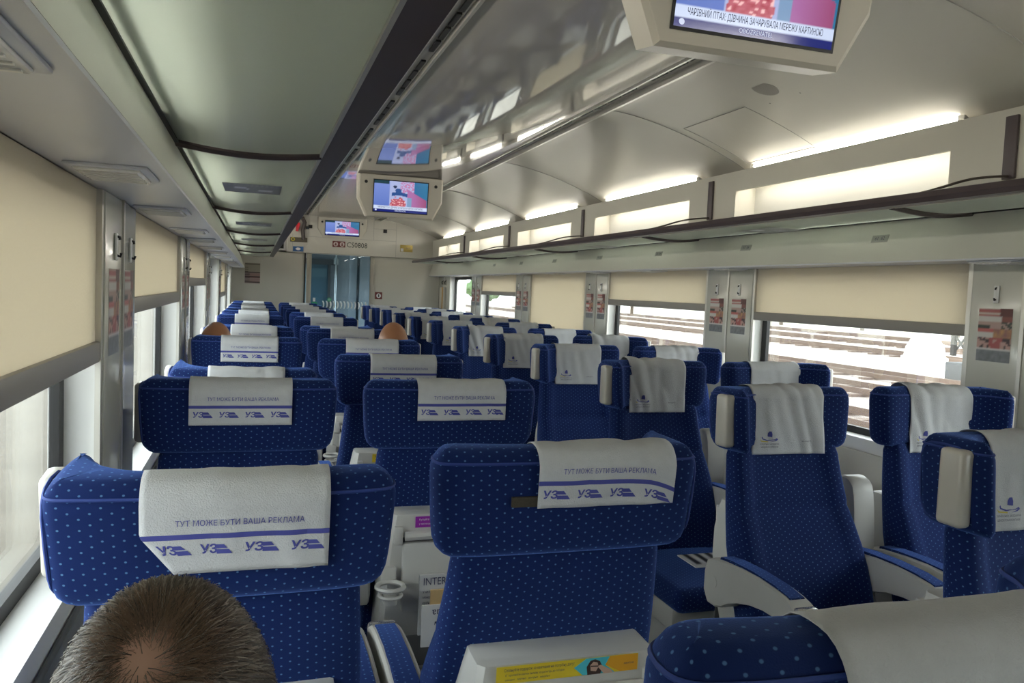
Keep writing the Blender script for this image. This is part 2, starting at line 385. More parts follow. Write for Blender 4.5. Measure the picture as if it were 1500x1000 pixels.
# ------------------------------------------------------------------ luggage racks
RIB = [-1.52,.42,2.35,4.30,6.22,8.20,10.10]
def shelf_z(t): return 1.868-.016*math.sin(math.pi*t)-.006*t   # t 0 rear .. 1 front
for side, X, yend in (('left', mx, 11.9), ('right', lambda x: x, 11.3)):
    rk = thing('luggage_rack', '%s long luggage rack with frosted green shelves and brown front rail' % ('left-hand' if side == 'left' else 'right-hand'), 'luggage rack', (X(2.34), 0, 1.85))
    MB().prism([(X(2.150),1.857),(X(2.092),1.853),(X(2.084),1.868),(X(2.096),1.888),(X(2.112),1.892),(X(2.150),1.872)], 'y', Y0, yend).build('front_rail', LILAC, rk)
    MB().box(*sorted((X(2.150), X(2.158))), Y0, yend, 1.853, 1.866).build('rail_edge', ALU, rk)
    MB().box(*sorted((X(2.525), X(2.645))), Y0, yend, 1.862, 1.872).build('rear_rail', RUB, rk)
    ys = [y for y in RIB if y < yend]+[yend]
    for y0, y1 in zip([Y0]+ys, ys+[yend]):
        if y1-y0 < .3: continue
        N = 10; V = []
        for y in (y0+.016, y1-.016):
            for i in range(N+1): V.append((X(2.538-.385*i/N), y, shelf_z(i/N)))
        V += [(x, y, z+.006) for x, y, z in V]; n = N+1; F = []
        for i in range(N): F += [(i, i+1, n+i+1, n+i), (2*n+i+1, 2*n+i, 3*n+i, 3*n+i+1), (i+1, i, 2*n+i, 2*n+i+1), (n+i, n+i+1, 3*n+i+1, 3*n+i)]
        F += [(0, n, 3*n, 2*n), (n-1, 3*n-1, 4*n-1, 2*n-1)]
        mb = MB(); mb.add(V, F); mb.build('glass_shelf', RGLASS, rk, True)
        yc = (y0+y1)/2 if side == 'right' else y0+.86
        if side == 'left' and y0 < 1: continue
        def inset_reflection_pic(u, v):  # pale swirl and stripes paint a window-like reflection into the dark plate
            a = .05+.05*math.sin(9*u+3*v); sw = abs(v-.45-.12*math.sin(7*u)) < .10 and .2 < u < .85
            c = .55 if sw and (u < .45 or u > .6) else .16+.1*(v > .75)*math.sin(40*u)**2
            return (c*.95, c*.97, c*1.06) if v > .08 else (.05,.05,.06)
        P = picture('inset_plate', .205, .30, 24, 10, inset_reflection_pic, PRINT, (X(2.34), yc, shelf_z(.5)-.0035), (1 if side == 'left' else -1,0,0), (0,-1,0), rk)
    for y in ys[:-1]:
        V = []; N = 12; mb = MB()
        mb.tube([(X(2.538-.385*i/N), y+.02-.02*i/N, shelf_z(i/N)-.004) for i in range(N+1)], .011, 6)
        mb.build('cross_rib', LILAC, rk, True)
        mb = MB(); mb.tube([(X(2.538-.385*i/N), y+.034-.02*i/N, shelf_z(i/N)-.006) for i in range(N+1)], .005, 6)
        mb.build('rubber_strip', RUB, rk, True)
        mb = MB(); P = [(X(2.495), y-.16, 1.975), (X(2.45), y-.16, 1.972), (X(2.33), y-.15, 1.955), (X(2.2), y-.14, 1.91), (X(2.12), y-.14, 1.888)]
        mb.tube(chaikin(P, 2, False), .005, 6).build('support_wire', mat('brown_wire', (.10,.08,.07), .4, .4), rk, True)
        MB().box(*sorted((X(2.488), X(2.4995))), y-.185, y-.135, 1.965, 2.185, .003).build('mounting_bar', LILAC, rk, True)
# reading lights in the soffits, seat number plates on the fascias
k = 0
for side, X, ylist in (('left', mx, [.75,1.60,2.41,3.33,4.05,4.95,5.75,6.65,7.5,8.4,9.2,10.2,11.0]), ('right', lambda x: x, [2.25,4.02,4.95,5.85,6.8,7.75,8.65,9.6,10.5])):
    for i, y in enumerate(ylist):
        t = thing('reading_light', 'clear ribbed reading light over the %s seats, %s from the camera' % (side, (ORD+['thirteenth'])[i+1]), 'reading light', (X(2.565), y, 1.686), 'reading lights under the %s rack' % side)
        MB().box(*sorted((X(2.50), X(2.63))), y-.095, y+.095, 1.680, 1.6865, .003).build('frame', SOFM, t, True)
        MB().box(*sorted((X(2.512), X(2.618))), y-.08, y+.08, 1.675, 1.682, .004).build('lens', LENS, t, True)
        r = MB()
        for q in range(6): r.box(*sorted((X(2.518), X(2.612))), y-.07+q*.026, y-.063+q*.026, 1.673, 1.677)
        r.build('ribs', mat('frosted_ribs', (.7,.69,.66), .3), t)
for i, y in enumerate([2.80, 3.78, 4.77, 5.73, 6.71, 7.65, 8.6]):
    t = thing('seat_number_plate', 'small grey seat number plate under the right rack, %s from the camera' % ORD[i+1], 'sign', (2.51, y, 1.79), 'seat number plates under the right rack')
    nrm = Vector((-.947, 0, .32)); c = Vector((2.5125, y, 1.79))
    upv = Vector((.32, 0, .947)); a = Vector((0, -1, 0))
    V = [c+a*s*.047+upv*q*.016+nrm*h for h in (0, .003) for s, q in ((-1,-1),(1,-1),(1,1),(-1,1))]
    mesh('plate', V, [(0,1,2,3),(7,6,5,4),(0,4,5,1),(1,5,6,2),(2,6,7,3),(3,7,4,0)], mat('grey_plate', (.34,.34,.31), .5), t)
    text('number', '%d  %d' % (61-4*i, 62-4*i), .022, c+nrm*.0036, a, upv, INKD, t)
# speaker in the ceiling cove and hatch lines
t = thing('ceiling_speaker', 'round grey speaker grille on square plate in right ceiling', 'speaker', (2.07, 3.05, 2.42))
nv = Vector((.27, 0, .963)); c = Vector((2.075, 3.05, 2.4245)); ax = Vector((.963, 0, -.27))
V = [c+ax*s*.125+Vector((0, q*.125, 0))-nv*h for h in (-.004, .004) for s, q in ((-1,-1),(1,-1),(1,1),(-1,1))]
mesh('square_plate', V, [(0,1,2,3),(7,6,5,4),(0,4,5,1),(1,5,6,2),(2,6,7,3),(3,7,4,0)], CEILM, t)
def ring(r, h, n=28): return [c+ax*r*math.cos(2*math.pi*i/n)+Vector((0, r*math.sin(2*math.pi*i/n), 0))-nv*h for i in range(n)]
mesh('grille', ring(.062, .004)+ring(.06, .007), [(i, (i+1) % 28, 28+(i+1) % 28, 28+i) for i in range(28)]+[tuple(range(28, 56))], mottled('speaker_grille', (.30,.28,.25), .7, .2, 300), t)
for s, q in ((-1,-1),(1,-1),(1,1),(-1,1)): mesh('screw', [v+ax*s*.105+Vector((0, q*.105, 0)) for v in ring(.004, .0055, 8)], [tuple(range(8))], PLASD, t)
t = thing('access_hatch', 'flush hatch outlined in right ceiling beside the tube light', 'hatch', (2.3, 3.5, 2.35))
def cz(x):
    for (a, b), (c2, d) in zip(cov, cov[1:]):
        if a <= x <= c2: return b+(d-b)*(x-a)/(c2-a)
    return cov[-1][1]
for y in (3.30, 3.86): MB().tube([(2.14+.40*i/8, y, cz(2.14+.40*i/8)) for i in range(9)], .0016, 4).build('seam', mat('seam_shadow_gap'), t)
for x in (2.14, 2.54): MB().tube([(x, 3.30, cz(x)), (x, 3.86, cz(x))], .0022, 4).build('seam', mat('seam_shadow_gap'), t)

# ------------------------------------------------------------------ roller blinds
def blind(side, k, zb, label):
    y0, y1 = WIN[k]; sg = -1 if side == 'left' else 1; xi = (XL if side == 'left' else XR)+sg*.004
    t = thing('roller_blind', label, 'blind', (xi, (y0+y1)/2, zb), 'roller blinds in the windows')
    a, b = sorted((xi, xi+sg*.003)); ny, nz = 24, 10; 
    MB().box(a, b, y0+.022, y1-.022, zb+.04, ZT).build('blind_fabric', BLIND, t)
    a, b = sorted((xi-sg*.010, xi+sg*.012)); MB().box(a, b, y0+.012, y1-.012, zb, zb+.046, .004).build('bottom_bar', BAR, t, True)
blind('left', 1, 1.308, 'cream roller blind lowered nearly halfway over nearest left window')
blind('left', 0, 1.30, 'cream roller blind on the left window beside the camera')
blind('left', 2, 1.395, 'cream roller blind with grey bar over second left window')
blind('left', 3, 1.46, 'short cream roller blind over third left window')
blind('left', 5, 1.33, 'shaded cream roller blind over fifth left window')
blind('right', 1, 1.40, 'cream roller blind on the right window beside the camera')
blind('right', 2, 1.402, 'large cream roller blind over the nearest visible right window')
blind('right', 3, 1.432, 'cream roller blind lowered partway over second visible right window')
blind('right', 4, .93, 'cream roller blind fully lowered over third visible right window')
blind('right', 5, 1.455, 'small cream roller blind half lowered over fourth visible right window')

# ------------------------------------------------------------------ stickers, hooks on the pillars
def menu_pic(u, v):
    n = noise.noise(Vector((u*9, v*11, 3.1)))
    if v > .86: return srgb(165,85,82) if u < .62 and (int(v*60) % 3) else (srgb(200,190,180) if u < .66 else srgb(90,30,25))
    if v > .74: return srgb(125,65,55) if u > .68 else srgb(205,200,195)
    if v > .62: return srgb(50,55,45) if (u < .35 and v < .70) or u > .7 and n > 0 else srgb(180,150,140)
    if v > .44: return (srgb(190,95,90) if int(v*70) % 3 == 0 else srgb(210,205,200)) if u < .45 else srgb(170+40*n,120+40*n,90)
    if v > .26: return srgb(170,80,78) if .34 < u < .75 and n > -.3 else (srgb(60,35,40) if n > .05 else srgb(190,150,140))
    if v > .22: return srgb(215,210,210)
    g = 118+26*n; return srgb(g, g+4, g+8)
pn = 0
for side, xi, sg in (('left', XL, -1), ('right', XR, 1)):
    for k in range(1, 6):
        yc = (WIN[k][1]+WIN[k+1][0])/2
        for j, yy in enumerate((yc-.115, yc+.115)):
            x = xi-sg*.0128; xd = Vector((0, sg*-1, 0))
            o = picture('menu_sticker', .145, .20, 18, 30, menu_pic, PRINT, (x, yy, 1.415), xd, (0,0,1), None)
            tag(o, 'red food menu sticker, %s wall, pillar %s from the camera, %s half' % (side, ['zero','one','two','three','four','five'][k], 'near' if j == 0 else 'far'), 'sticker', 'menu stickers on the window pillars')
            h = thing('coat_hook', 'small white and black coat hook above menu sticker, %s pillar %s, %s half' % (side, ORD[k], 'near' if j == 0 else 'far'), 'hook', (x, yy, 1.565), 'coat hooks on the window pillars')
            MB().box(*sorted((x, x-sg*.006)), yy-.011, yy+.011, 1.535, 1.60, .003).build('backplate', WHITE, h, True)
            MB().tube([(x-sg*.004, yy, 1.592), (x-sg*.010, yy, 1.590), (x-sg*.011, yy, 1.584)], .0032, 8).build('upper_peg', BLACK, h, True)
            MB().tube([(x-sg*.004, yy, 1.548), (x-sg*.012, yy, 1.545), (x-sg*.014, yy, 1.553)], .0032, 8).build('lower_peg', BLACK, h, True)

# ------------------------------------------------------------------ end wall, header, door
struct(MB().box(XL-TH, .655, YE, YE+.06, -.1, 2.0).box(1.655, XR+TH, YE, YE+.06, -.1, 2.0).box(XL-TH, XR+TH, YE, YE+.06, 1.935, 2.62).build('wall_back', WALLM))
struct(MB().box(.405, 2.60, YE-.12, YE+.001, 1.937, 2.47, .006).build('trim_34', WALLM, None, True))
yh = YE-.121
g = MB()
for a in ((.66,1.95,2.168,2.171), (1.62,1.95,2.335,2.338)): g.box(a[0], a[1], yh-.001, yh, a[2], a[3])
for a in ((1.948,1.951,1.94,2.44), (1.618,1.621,2.17,2.46), (.70,.703,2.17,2.46), (.48,.483,1.94,2.2)): g.box(a[0], a[1], yh-.001, yh, a[2], a[3])
struct(g.build('trim_35', mat('seam_shadow_gap')))
struct(box('trim_36', .395, .42, YE-.14, YE-.121, 1.95, 2.17, ALU))
d = struct(MB().box(.655, .675, YE-.02, YE+.05, 0, 1.936).build('door_1', BLACK))
MB().box(.69, .757, YE-.03, YE+.055, 0, 1.936, .004).box(1.60, 1.655, YE-.03, YE+.055, 0, 1.936, .004).build('door_frame', mottled('beige_door_frame', (.44,.41,.34), .4, .04), d, True)
MB().box(.757, 1.60, YE+.02, YE+.03, .02, 1.93).build('pane', DGLASS, d)
st = MB()
for i in range(13):
    x = .925+i*.051; P = [(x, 1.155), (x+.010, 1.19), (x+.008, 1.23), (x-.004, 1.26), (x+.016, 1.26), (x+.030, 1.23), (x+.030, 1.19), (x+.018, 1.155)]
    st.prism(P, 'y', YE+.0185, YE+.0195)
st.build('striped_decal', mat('frosted_white_film', (.85,.88,.86), .6), d)
# signs on the header and wall
def sign(name, label, x, z, w, h, m, y=yh, cat='sign'):
    t = thing(name, label, cat, (x, y, z)); box('plate', x-w/2, x+w/2, y-.008, y, z-h/2, z+h/2, m, t, bev=.002); return t
t = sign('pictogram_sign', 'pair of dark red pictogram signs on header above the door', 1.125, 2.083, .18, .085, DRED)
for q in (1.08, 1.17):
    MB().disc((q, yh-.0095, 2.083), .033, 'y', .001).build('pictogram', mat('pale_pictogram', (.65,.55,.5), .5), t)
    MB().box(q-.007, q+.007, yh-.0105, yh-.0096, 2.063, 2.10).box(q-.016, q+.016, yh-.0105, yh-.0096, 2.066, 2.076).build('figure', DRED, t)
t = thing('coach_number', 'black letters CS0808 on the header above the door', 'lettering', (1.37, yh, 2.08))
text('characters', 'CS0808', .105, (1.385, yh-.0015, 2.078), (1,0,0), (0,0,1), BLACK, t, sx=.9)
t = sign('brass_plate', 'small brass notice plate on header right of the door', 2.105, 2.075, .185, .10, GOLD)
text('notice_lettering', 'exit', .05, (2.13, yh-.009, 2.085), (1,0,0), (0,0,1), INKD, t)
box('pale_corner', 2.02, 2.06, yh-.0095, yh-.0085, 2.03, 2.075, PAPER, t)
t = sign('blue_pictogram_sign', 'small blue sign with white eye shape left above the door', .56, 1.985, .145, .07, BLUESIGN)
MB().prism([(.52,1.985),(.545,2.003),(.575,2.003),(.598,1.985),(.575,1.967),(.545,1.967)], 'y', yh-.0095, yh-.0085).build('pictogram', PAPER, t)
t = sign('dark_shelf_plate', 'brown plate with yellow disc under the hanging red grip', .565, 2.115, .235, .065, mat('brown_plate', (.12,.10,.07), .5))
MB().disc((.485, yh-.010, 2.118), .028, 'y', .002).build('yellow_disc', YEL, t)
MB().disc((.485, yh-.0115, 2.118), .013, 'y', .001).build('disc_centre', PLASD, t)
t = thing('emergency_hammer', 'dark bracket with bright red grip hanging left above the door', 'hammer', (.60, yh, 2.2))
MB().tube([(.63, yh-.03, 2.12), (.615, yh-.03, 2.25), (.64, yh-.03, 2.36), (.60, yh-.04, 2.43)], .028, 8).build('bracket', mat('dark_brown_plastic', (.05,.035,.03), .5), t, True)
MB().tube([(.535, yh-.04, 2.23), (.545, yh-.04, 2.30), (.565, yh-.04, 2.35)], [.018, .026, .016], 10).build('red_grip', mat('bright_red_grip', (.8,.03,.05), .3), t, True)  # grip is plain bright red plastic
MB().tube([(.50, yh-.03, 2.42), (.51, yh-.03, 2.36), (.53, yh-.03, 2.31)], .010, 6).build('red_strap', DRED, t, True)
MB().box(.66, .70, yh-.03, yh, 2.27, 2.31, .004).build('clip', BLACK, t, True)
for i, (x, z) in enumerate(((.72, 2.31), (1.785, 2.31))): 
    t = sign('sensor_window', 'black square sensor window on header %s the small television' % ('left of', 'right of')[i], x, z, .055, .05, BLACK)
t = thing('warning_sign', 'white sign with black triangle at left end of header', 'sign', (.33, YE, 2.03))
box('plate', .27, .392, YE-.012, YE, 1.955, 2.11, PAPER, t); MB().prism([(.29,1.985),(.365,1.985),(.365,2.08)], 'y', YE-.0135, YE-.0125).build('triangle', BLACK, t)
t = sign('safety_sign', 'small dark sign with white ring on wall right of door', 1.735, 1.365, .105, .105, DRED, YE)
q = MB().disc((1.735, YE-.0095, 1.365), .034, 'y', .001); q.build('ring', PAPER, t); MB().box(1.727, 1.743, YE-.0105, YE-.0096, 1.345, 1.385).build('figure', BLACK, t)
def notice(u, v):
    for a, c in ((.93, (70,62,50)), (.53, (60,45,40)), (.32, (75,50,45)), (.06, (65,52,52))):
        if abs(v-a) < .03: return srgb(*c)
    if v < .5 and (v*14) % 1 > .55: return srgb(150,110,105) if u > .3 else srgb(60,45,45)
    if .55 < v < .85 and u < .25 and (v*10) % 1 > .5: return srgb(95,88,75)
    return srgb(160,152,135) if v > .5 else srgb(165,145,140)
o = picture('wall_notice', .205, .29, 20, 40, notice, PRINT, (-.05, YE-.002, 1.615), (1,0,0), (0,0,1), None); tag(o, 'printed notice with red lower lines on end wall, left of door', 'notice')
t = thing('control_box', 'beige wall box with orange stripe beside last right window', 'box', (XR-.02, 11.58, 1.3))
MB().box(XR-.055, XR-.012, 11.46, 11.74, 1.22, 1.53, .01).build('housing', TVM, t, True); MB().box(XR-.06, XR-.054, 11.50, 11.56, 1.22, 1.53).build('orange_stripe', mat('orange_edge', (.55,.30,.06), .4), t)
for k, y in enumerate((11.5, 11.68)):
    t = thing('wall_hook', 'dark hook above the beige box, %s one' % ('near', 'far')[k], 'hook', (XR-.012, y, 1.6)); MB().tube([(XR-.012, y, 1.625), (XR-.035, y, 1.61), (XR-.03, y, 1.57)], .008, 6).build('peg', BLACK, t, True); MB().box(XR-.016, XR-.011, y-.012, y+.012, 1.56, 1.64).build('backplate', mat('brown_plate'), t)
t = thing('exit_sticker', 'green and white exit sticker low on left of the glass door', 'sticker', (.81, YE+.018, 1.2))
box('green_field', .775, .85, YE+.016, YE+.0185, 1.13, 1.24, GREEN, t); MB().prism([(.79,1.155),(.812,1.19),(.835,1.155),(.825,1.155),(.812,1.175),(.80,1.155)], 'y', YE+.0145, YE+.0155).build('arrow', PAPER, t)
box('white_tab', .79, .825, YE+.016, YE+.0185, 1.245, 1.30, PAPER, t)
t = thing('round_sticker', 'round green sticker in the middle of the glass door', 'sticker', (1.025, YE+.018, 1.28)); MB().disc((1.025, YE+.016, 1.28), .03, 'y', .002).build('disc', GREEN, t); MB().disc((1.025, YE+.0145, 1.28), .018, 'y', .001).build('centre', mat('pale_green', (.3,.5,.4), .5), t)
# vestibule behind the door
VB = mottled('blue_grey_vestibule', (.36,.37,.38), .35, .08, 3)
struct(box('wall_vestibule_back', XL-TH, XR+TH, YE+2.6, YE+2.66, 0, 2.62, VB))
struct(MB().box(1.42, 1.46, YE+.10, YE+1.1, 0, 2.4).build('wall_vestibule_right', VB)); struct(box('ceiling_vestibule', XL, XR, YE+.06, YE+2.6, 2.12, 2.16, VB))
t = thing('vestibule_door', 'dark framed inner door seen through the blue glass', 'door', (.9, YE+2.5, 0))
MB().box(.70, 1.20, YE+2.50, YE+2.54, .05, 1.86).build('panel', mat('teal_panel', (.10,.17,.21), .3), t)
MB().box(.66, 1.34, YE+2.46, YE+2.5, 1.84, 1.94).box(1.20, 1.24, YE+2.46, YE+2.5, 0, 1.84).box(1.32, 1.36, YE+2.46, YE+2.5, 0, 1.84).build('frame', PLASD, t)
MB().box(.72, 1.18, YE+2.48, YE+2.499, 1.62, 1.78).build('window_strip', mat('pale_teal', (.14,.22,.25), .3), t)
t = thing('grab_pole', 'shiny grab pole seen through the glass door', 'pole', (1.28, YE+1.9, 0)); MB().tube([(1.28, YE+1.9, 0), (1.28, YE+1.9, 2.12)], .018, 10).build('tube', CHROME, t, True); MB().tube([(1.28, YE+1.9, 1.84), (1.28, YE+1.9, 1.95)], .045, 12).build('collar', CHROME, t, True)
t = thing('vestibule_fill_light', 'added glowing panel in the vestibule behind the glass door', 'light', (.95, YE+1.3, 2.11)); box('diffuser', .6, 1.3, YE+1.1, YE+1.5, 2.10, 2.119, emit('cool_fill_glow', (.8,.95,1), 3.0), t)  # panel added to brighten the vestibule; no lamp known there

# ------------------------------------------------------------------ televisions
def tv_pic(u, v):
    def mixc(a, b, t): return tuple(x+(y-x)*t for x, y in zip(a, b))
    if v < .085: return srgb(25,35,110)
    if v < .20: return srgb(200,212,238)
    n = noise.noise(Vector((u*14, v*12, 0))); n2 = noise.noise(Vector((u*30, v*26, 5)))
    c = mixc(srgb(85,110,185), srgb(120,140,205), v) if u < .29 else srgb(165,175,215) if u < .75 else mixc(srgb(45,75,150), srgb(40,110,150), u)
    if .27 < u < .62 and v < .46+.12*n and (u-.45)**2*4+(v-.2)**2 < .09+.03*n: c = mixc(srgb(200,115,130), srgb(165,60,75), .5+.8*n2) if n2 > -.3 else srgb(240,190,190)
    if .48 < u < .74 and v > .62+.2*abs(u-.62)+.1*n: c = srgb(185,115,160) if n2 > 0 else srgb(170,175,215)
    if abs(v-(.60-1.7*(u-.46)**2)) < .055 and .33 < u < .68: c = srgb(40,75,135)
    if (u-.45)**2+(v-.70)**2*.6 < .0035: c = srgb(45,80,140)
    if (u-.385)**2+(v-.82)**2*.5 < .0012: c = srgb(30,45,80)
    if u > .62 and v < .62-.9*(u-.78) and u < .98: c = mixc(srgb(165,105,160), srgb(150,75,115), max(0, min(1, (u-.72)*4)))
    if .62 < u < .70 and v < .5: c = srgb(120,150,185)
    if u < .28 and v > .9: c = srgb(30,60,70)
    return c
def television(label, x, y, sw, tilt, ztop, wh, hang=True, asp=.565):
    """screen sw wide, faces -Y, tilted down by tilt"""
    sh = sw*asp; t = thing('television', label, 'television', (x, y, ztop), 'televisions along the carriage')
    xd = Vector((1,0,0)); u = Vector((0, math.sin(tilt)*1, math.cos(tilt)))        # up along the screen: top leans towards +y... 
    u = Vector((0, -math.sin(tilt), math.cos(tilt))); nrm = Vector((0, -math.cos(tilt), -math.sin(tilt)))
    hh = sh*.5+.048; c = Vector((x, y, ztop))-u*(hh-.0)
    hw = wh/2; cut = .075
    front = [(-hw, hh), (-hw, -hh*.15), (-hw+cut, -hh), (hw-cut, -hh), (hw, -hh*.15), (hw, hh)]
    V = [c+xd*a+u*b for a, b in front]+[c+xd*a*.96+u*(b*.96+.006)-nrm*.0-nrm*(-.012) for a, b in front]+[c+xd*a*(1.0)+u*b-nrm*(.10 if b < 0 else .16) for a, b in front]
    n = 6; F = [(i, (i+1) % n, 2*n+(i+1) % n, 2*n+i) for i in range(n)]+[(i, n+i, n+(i+1) % n, (i+1) % n) for i in range(n)]+[tuple(n+i for i in range(n)), tuple(2*n+i for i in range(n))[::-1]]
    mb = MB(); mb.add(V, F); mb.build('housing', TVM, t)
    if hang:
        w2 = hw*.92; MB().box(x-w2, x+w2, y+.02, y+.15, ztop-.03, 2.464, .01).build('ceiling_mount', TVM, t, True)
    c0 = c+nrm*.0125+u*(hh*.02)
    bez = MB(); V = [c0+xd*a*(sw/2+.008)+u*b*(sh/2+.008)+nrm*h for h in (-.002, .002) for a, b in ((-1,-1),(1,-1),(1,1),(-1,1))]; bez.add(V, [(0,1,2,3),(7,6,5,4),(0,4,5,1),(1,5,6,2),(2,6,7,3),(3,7,4,0)]); bez.build('bezel', BLACK, t)
    s = picture('screen', sw, sh, 96, 54, tv_pic, SCR, c0+nrm*.0032, xd, u, t)
    text('headline', 'ЧАРІВНИЙ ПТАХ: ДІВЧИНА ЗАЧАРУВАЛА МЕРЕЖУ КАРТИНОЮ', sh*.088, c0+nrm*.0042-u*sh*.36, xd, u, INKD, t, sx=.55*sw/.47)
    text('ticker', 'OBOZREVATEL', sh*.062, c0+nrm*.0042-u*sh*.455, xd, u, emit('ticker_white', (.6,.65,.8), .8), t, sx=.9)
    MB().disc(c0+nrm*.0042-xd*sw*.455-u*sh*.455, sh*.03, 'y', -.0005, 14).build('channel_mark', emit('ticker_white', (.6,.65,.8), .8), t)
    for s_ in (-1, 1):
        MB().disc(c+xd*s_*(hw-.065)+u*(hh-.065)+nrm*.0125, .014, 'y', -.004, 14).build('lock', BLACK, t)
    return t
television('large television hanging from the ceiling, cut by the photo top', 1.207, 1.80, .47, .16, 2.485, .70)
television('television hanging in mid aisle with news picture', 1.178, 7.0, .465, .10, 2.455, .735)
television('small far television set in the header above the door', 1.167, YE-.128, .475, .06, 2.455, .70, False, .42)

# ================================================================== SEATS
HW = .25
def head_poly(w, hs=1):
    """C-shaped plan: a wing folds forward on the grab-handle side only"""
    R = [(.0,.003),(.13,.004),(w-.045,.008),(w-.002,.014),(w+.003,.055),(w-.003,.12),(w-.012,.162),(w-.030,.176),(w-.052,.166),(w-.064,.13),(w-.090,.100),(w-.135,.085),(0,.080)]
    L = [(.13,.004),(w-.045,.008),(w-.004,.018),(w+.002,.052),(w-.010,.088),(w-.040,.098),(w-.080,.093),(w-.135,.085)]
    P = chaikin(R+[(-x, y) for x, y in L[::-1]], 3)
    if hs < 0: P = [(-x, y) for x, y in P[::-1]]
    return P
def head_rings(hs):
    rings = []
    for z, ins in ((1.046,.026),(1.048,.016),(1.054,.008),(1.064,.002),(1.08,0),(1.10,0),(1.13,0),(1.16,0),(1.19,0),(1.208,.001),(1.222,.006),(1.232,.013),(1.238,.021),(1.240,.028)):
        k = .965+.035*min(1, (z-1.046)/.15)-.055*math.exp(-(z-1.046)/.020); P = inset(head_poly(HW, hs), ins)
        rings.append([(x*k, y+.006*(1.24-z)/.2, z) for x, y in P])
    return rings
def back_y(z):   # rear surface of the lower back
    t = (1.06-z)/.66; return .030+.055*t+.115*t*t
def back_rings():
    out = []
    zs = [.40,.41,.43,.47,.52,.58,.64,.70,.76,.82,.86,.875,.89,.93,.98,1.03,1.055,1.062]
    for z in zs:
        t = (1.06-z)/.66; w = .200+.022*min(1, t*2.2)-.006*max(0, t-.5); yr = back_y(z)
        th = .050+.062*math.exp(-((z-.66)/.20)**2)+.04*t; dent = .010*math.exp(-((z-.872)/.014)**2); bol = .022*(1-.5*t)
        f = yr+th-dent
        R = [(0, yr),(w*.6, yr),(w-.02, yr+.004),(w, yr+.025),(w+.002, f-.02),(w-.012, f+bol),(w-.05, f+bol),(w-.085, f+.002),(0, f-.004)]
        L = [(-x, y) for x, y in R[1:-1]][::-1]
        e = {.40:.02,.41:.008,1.055:.006,1.062:.018}.get(z, 0)
        out.append([(x, y, z) for x, y in inset(chaikin(R+L, 2), e)])
    return out
def armrest(parent, x):
    prof = [(.07,.58),(.07,.705),(.12,.728),(.30,.744),(.44,.737),(.50,.722),(.522,.700),(.515,.675),(.47,.664),(.34,.662),(.22,.625),(.15,.58)]
    prof = chaikin(prof, 1)
    V = []; w = .034
    for xx, ins in ((x-w, .006), (x-w+.006, 0), (x+w-.006, 0), (x+w, .006)):
        P = inset(prof[::-1], -ins if False else ins) if False else prof
        cy = sum(p[0] for p in prof)/len(prof); cz_ = sum(p[1] for p in prof)/len(prof)
        s = 1-ins*1.6
        V.append([(xx, cy+(p[0]-cy)*(1-ins*3), cz_+(p[1]-cz_)*(1-ins*12)) for p in prof])
    o = loft('armrest', V, PLAS, parent); o.data.set_sharp_from_angle(angle=math.radians(35))
    pad = [(.14,.730),(.20,.7375),(.30,.7415),(.40,.7385),(.47,.7285)]
    VV = []; F = []
    for i, (y, z) in enumerate(pad):
        for a, dz in ((-.025, -.002), (-.022, .005), (.022, .005), (.025, -.002)): VV.append((x+a, y, z+dz))
    for i in range(len(pad)-1): F += [(4*i+k, 4*i+k+1, 4*i+k+5, 4*i+k+4) for k in range(3)]
    F += [(0,3,2,1), tuple(4*(len(pad)-1)+k for k in range(4))]
    mb = MB(); mb.add(VV, F); mb.build('arm_pad', FAB, o, True)
    MB().box(x-.0338, x+.0338, .492, .524, .675, .722, .009).build('end_cap', CHROME, o, True)
    MB().disc((x-.0352, .125, .655), .018, 'x', .0704, 16).build('pivot_cap', PLAS, o)
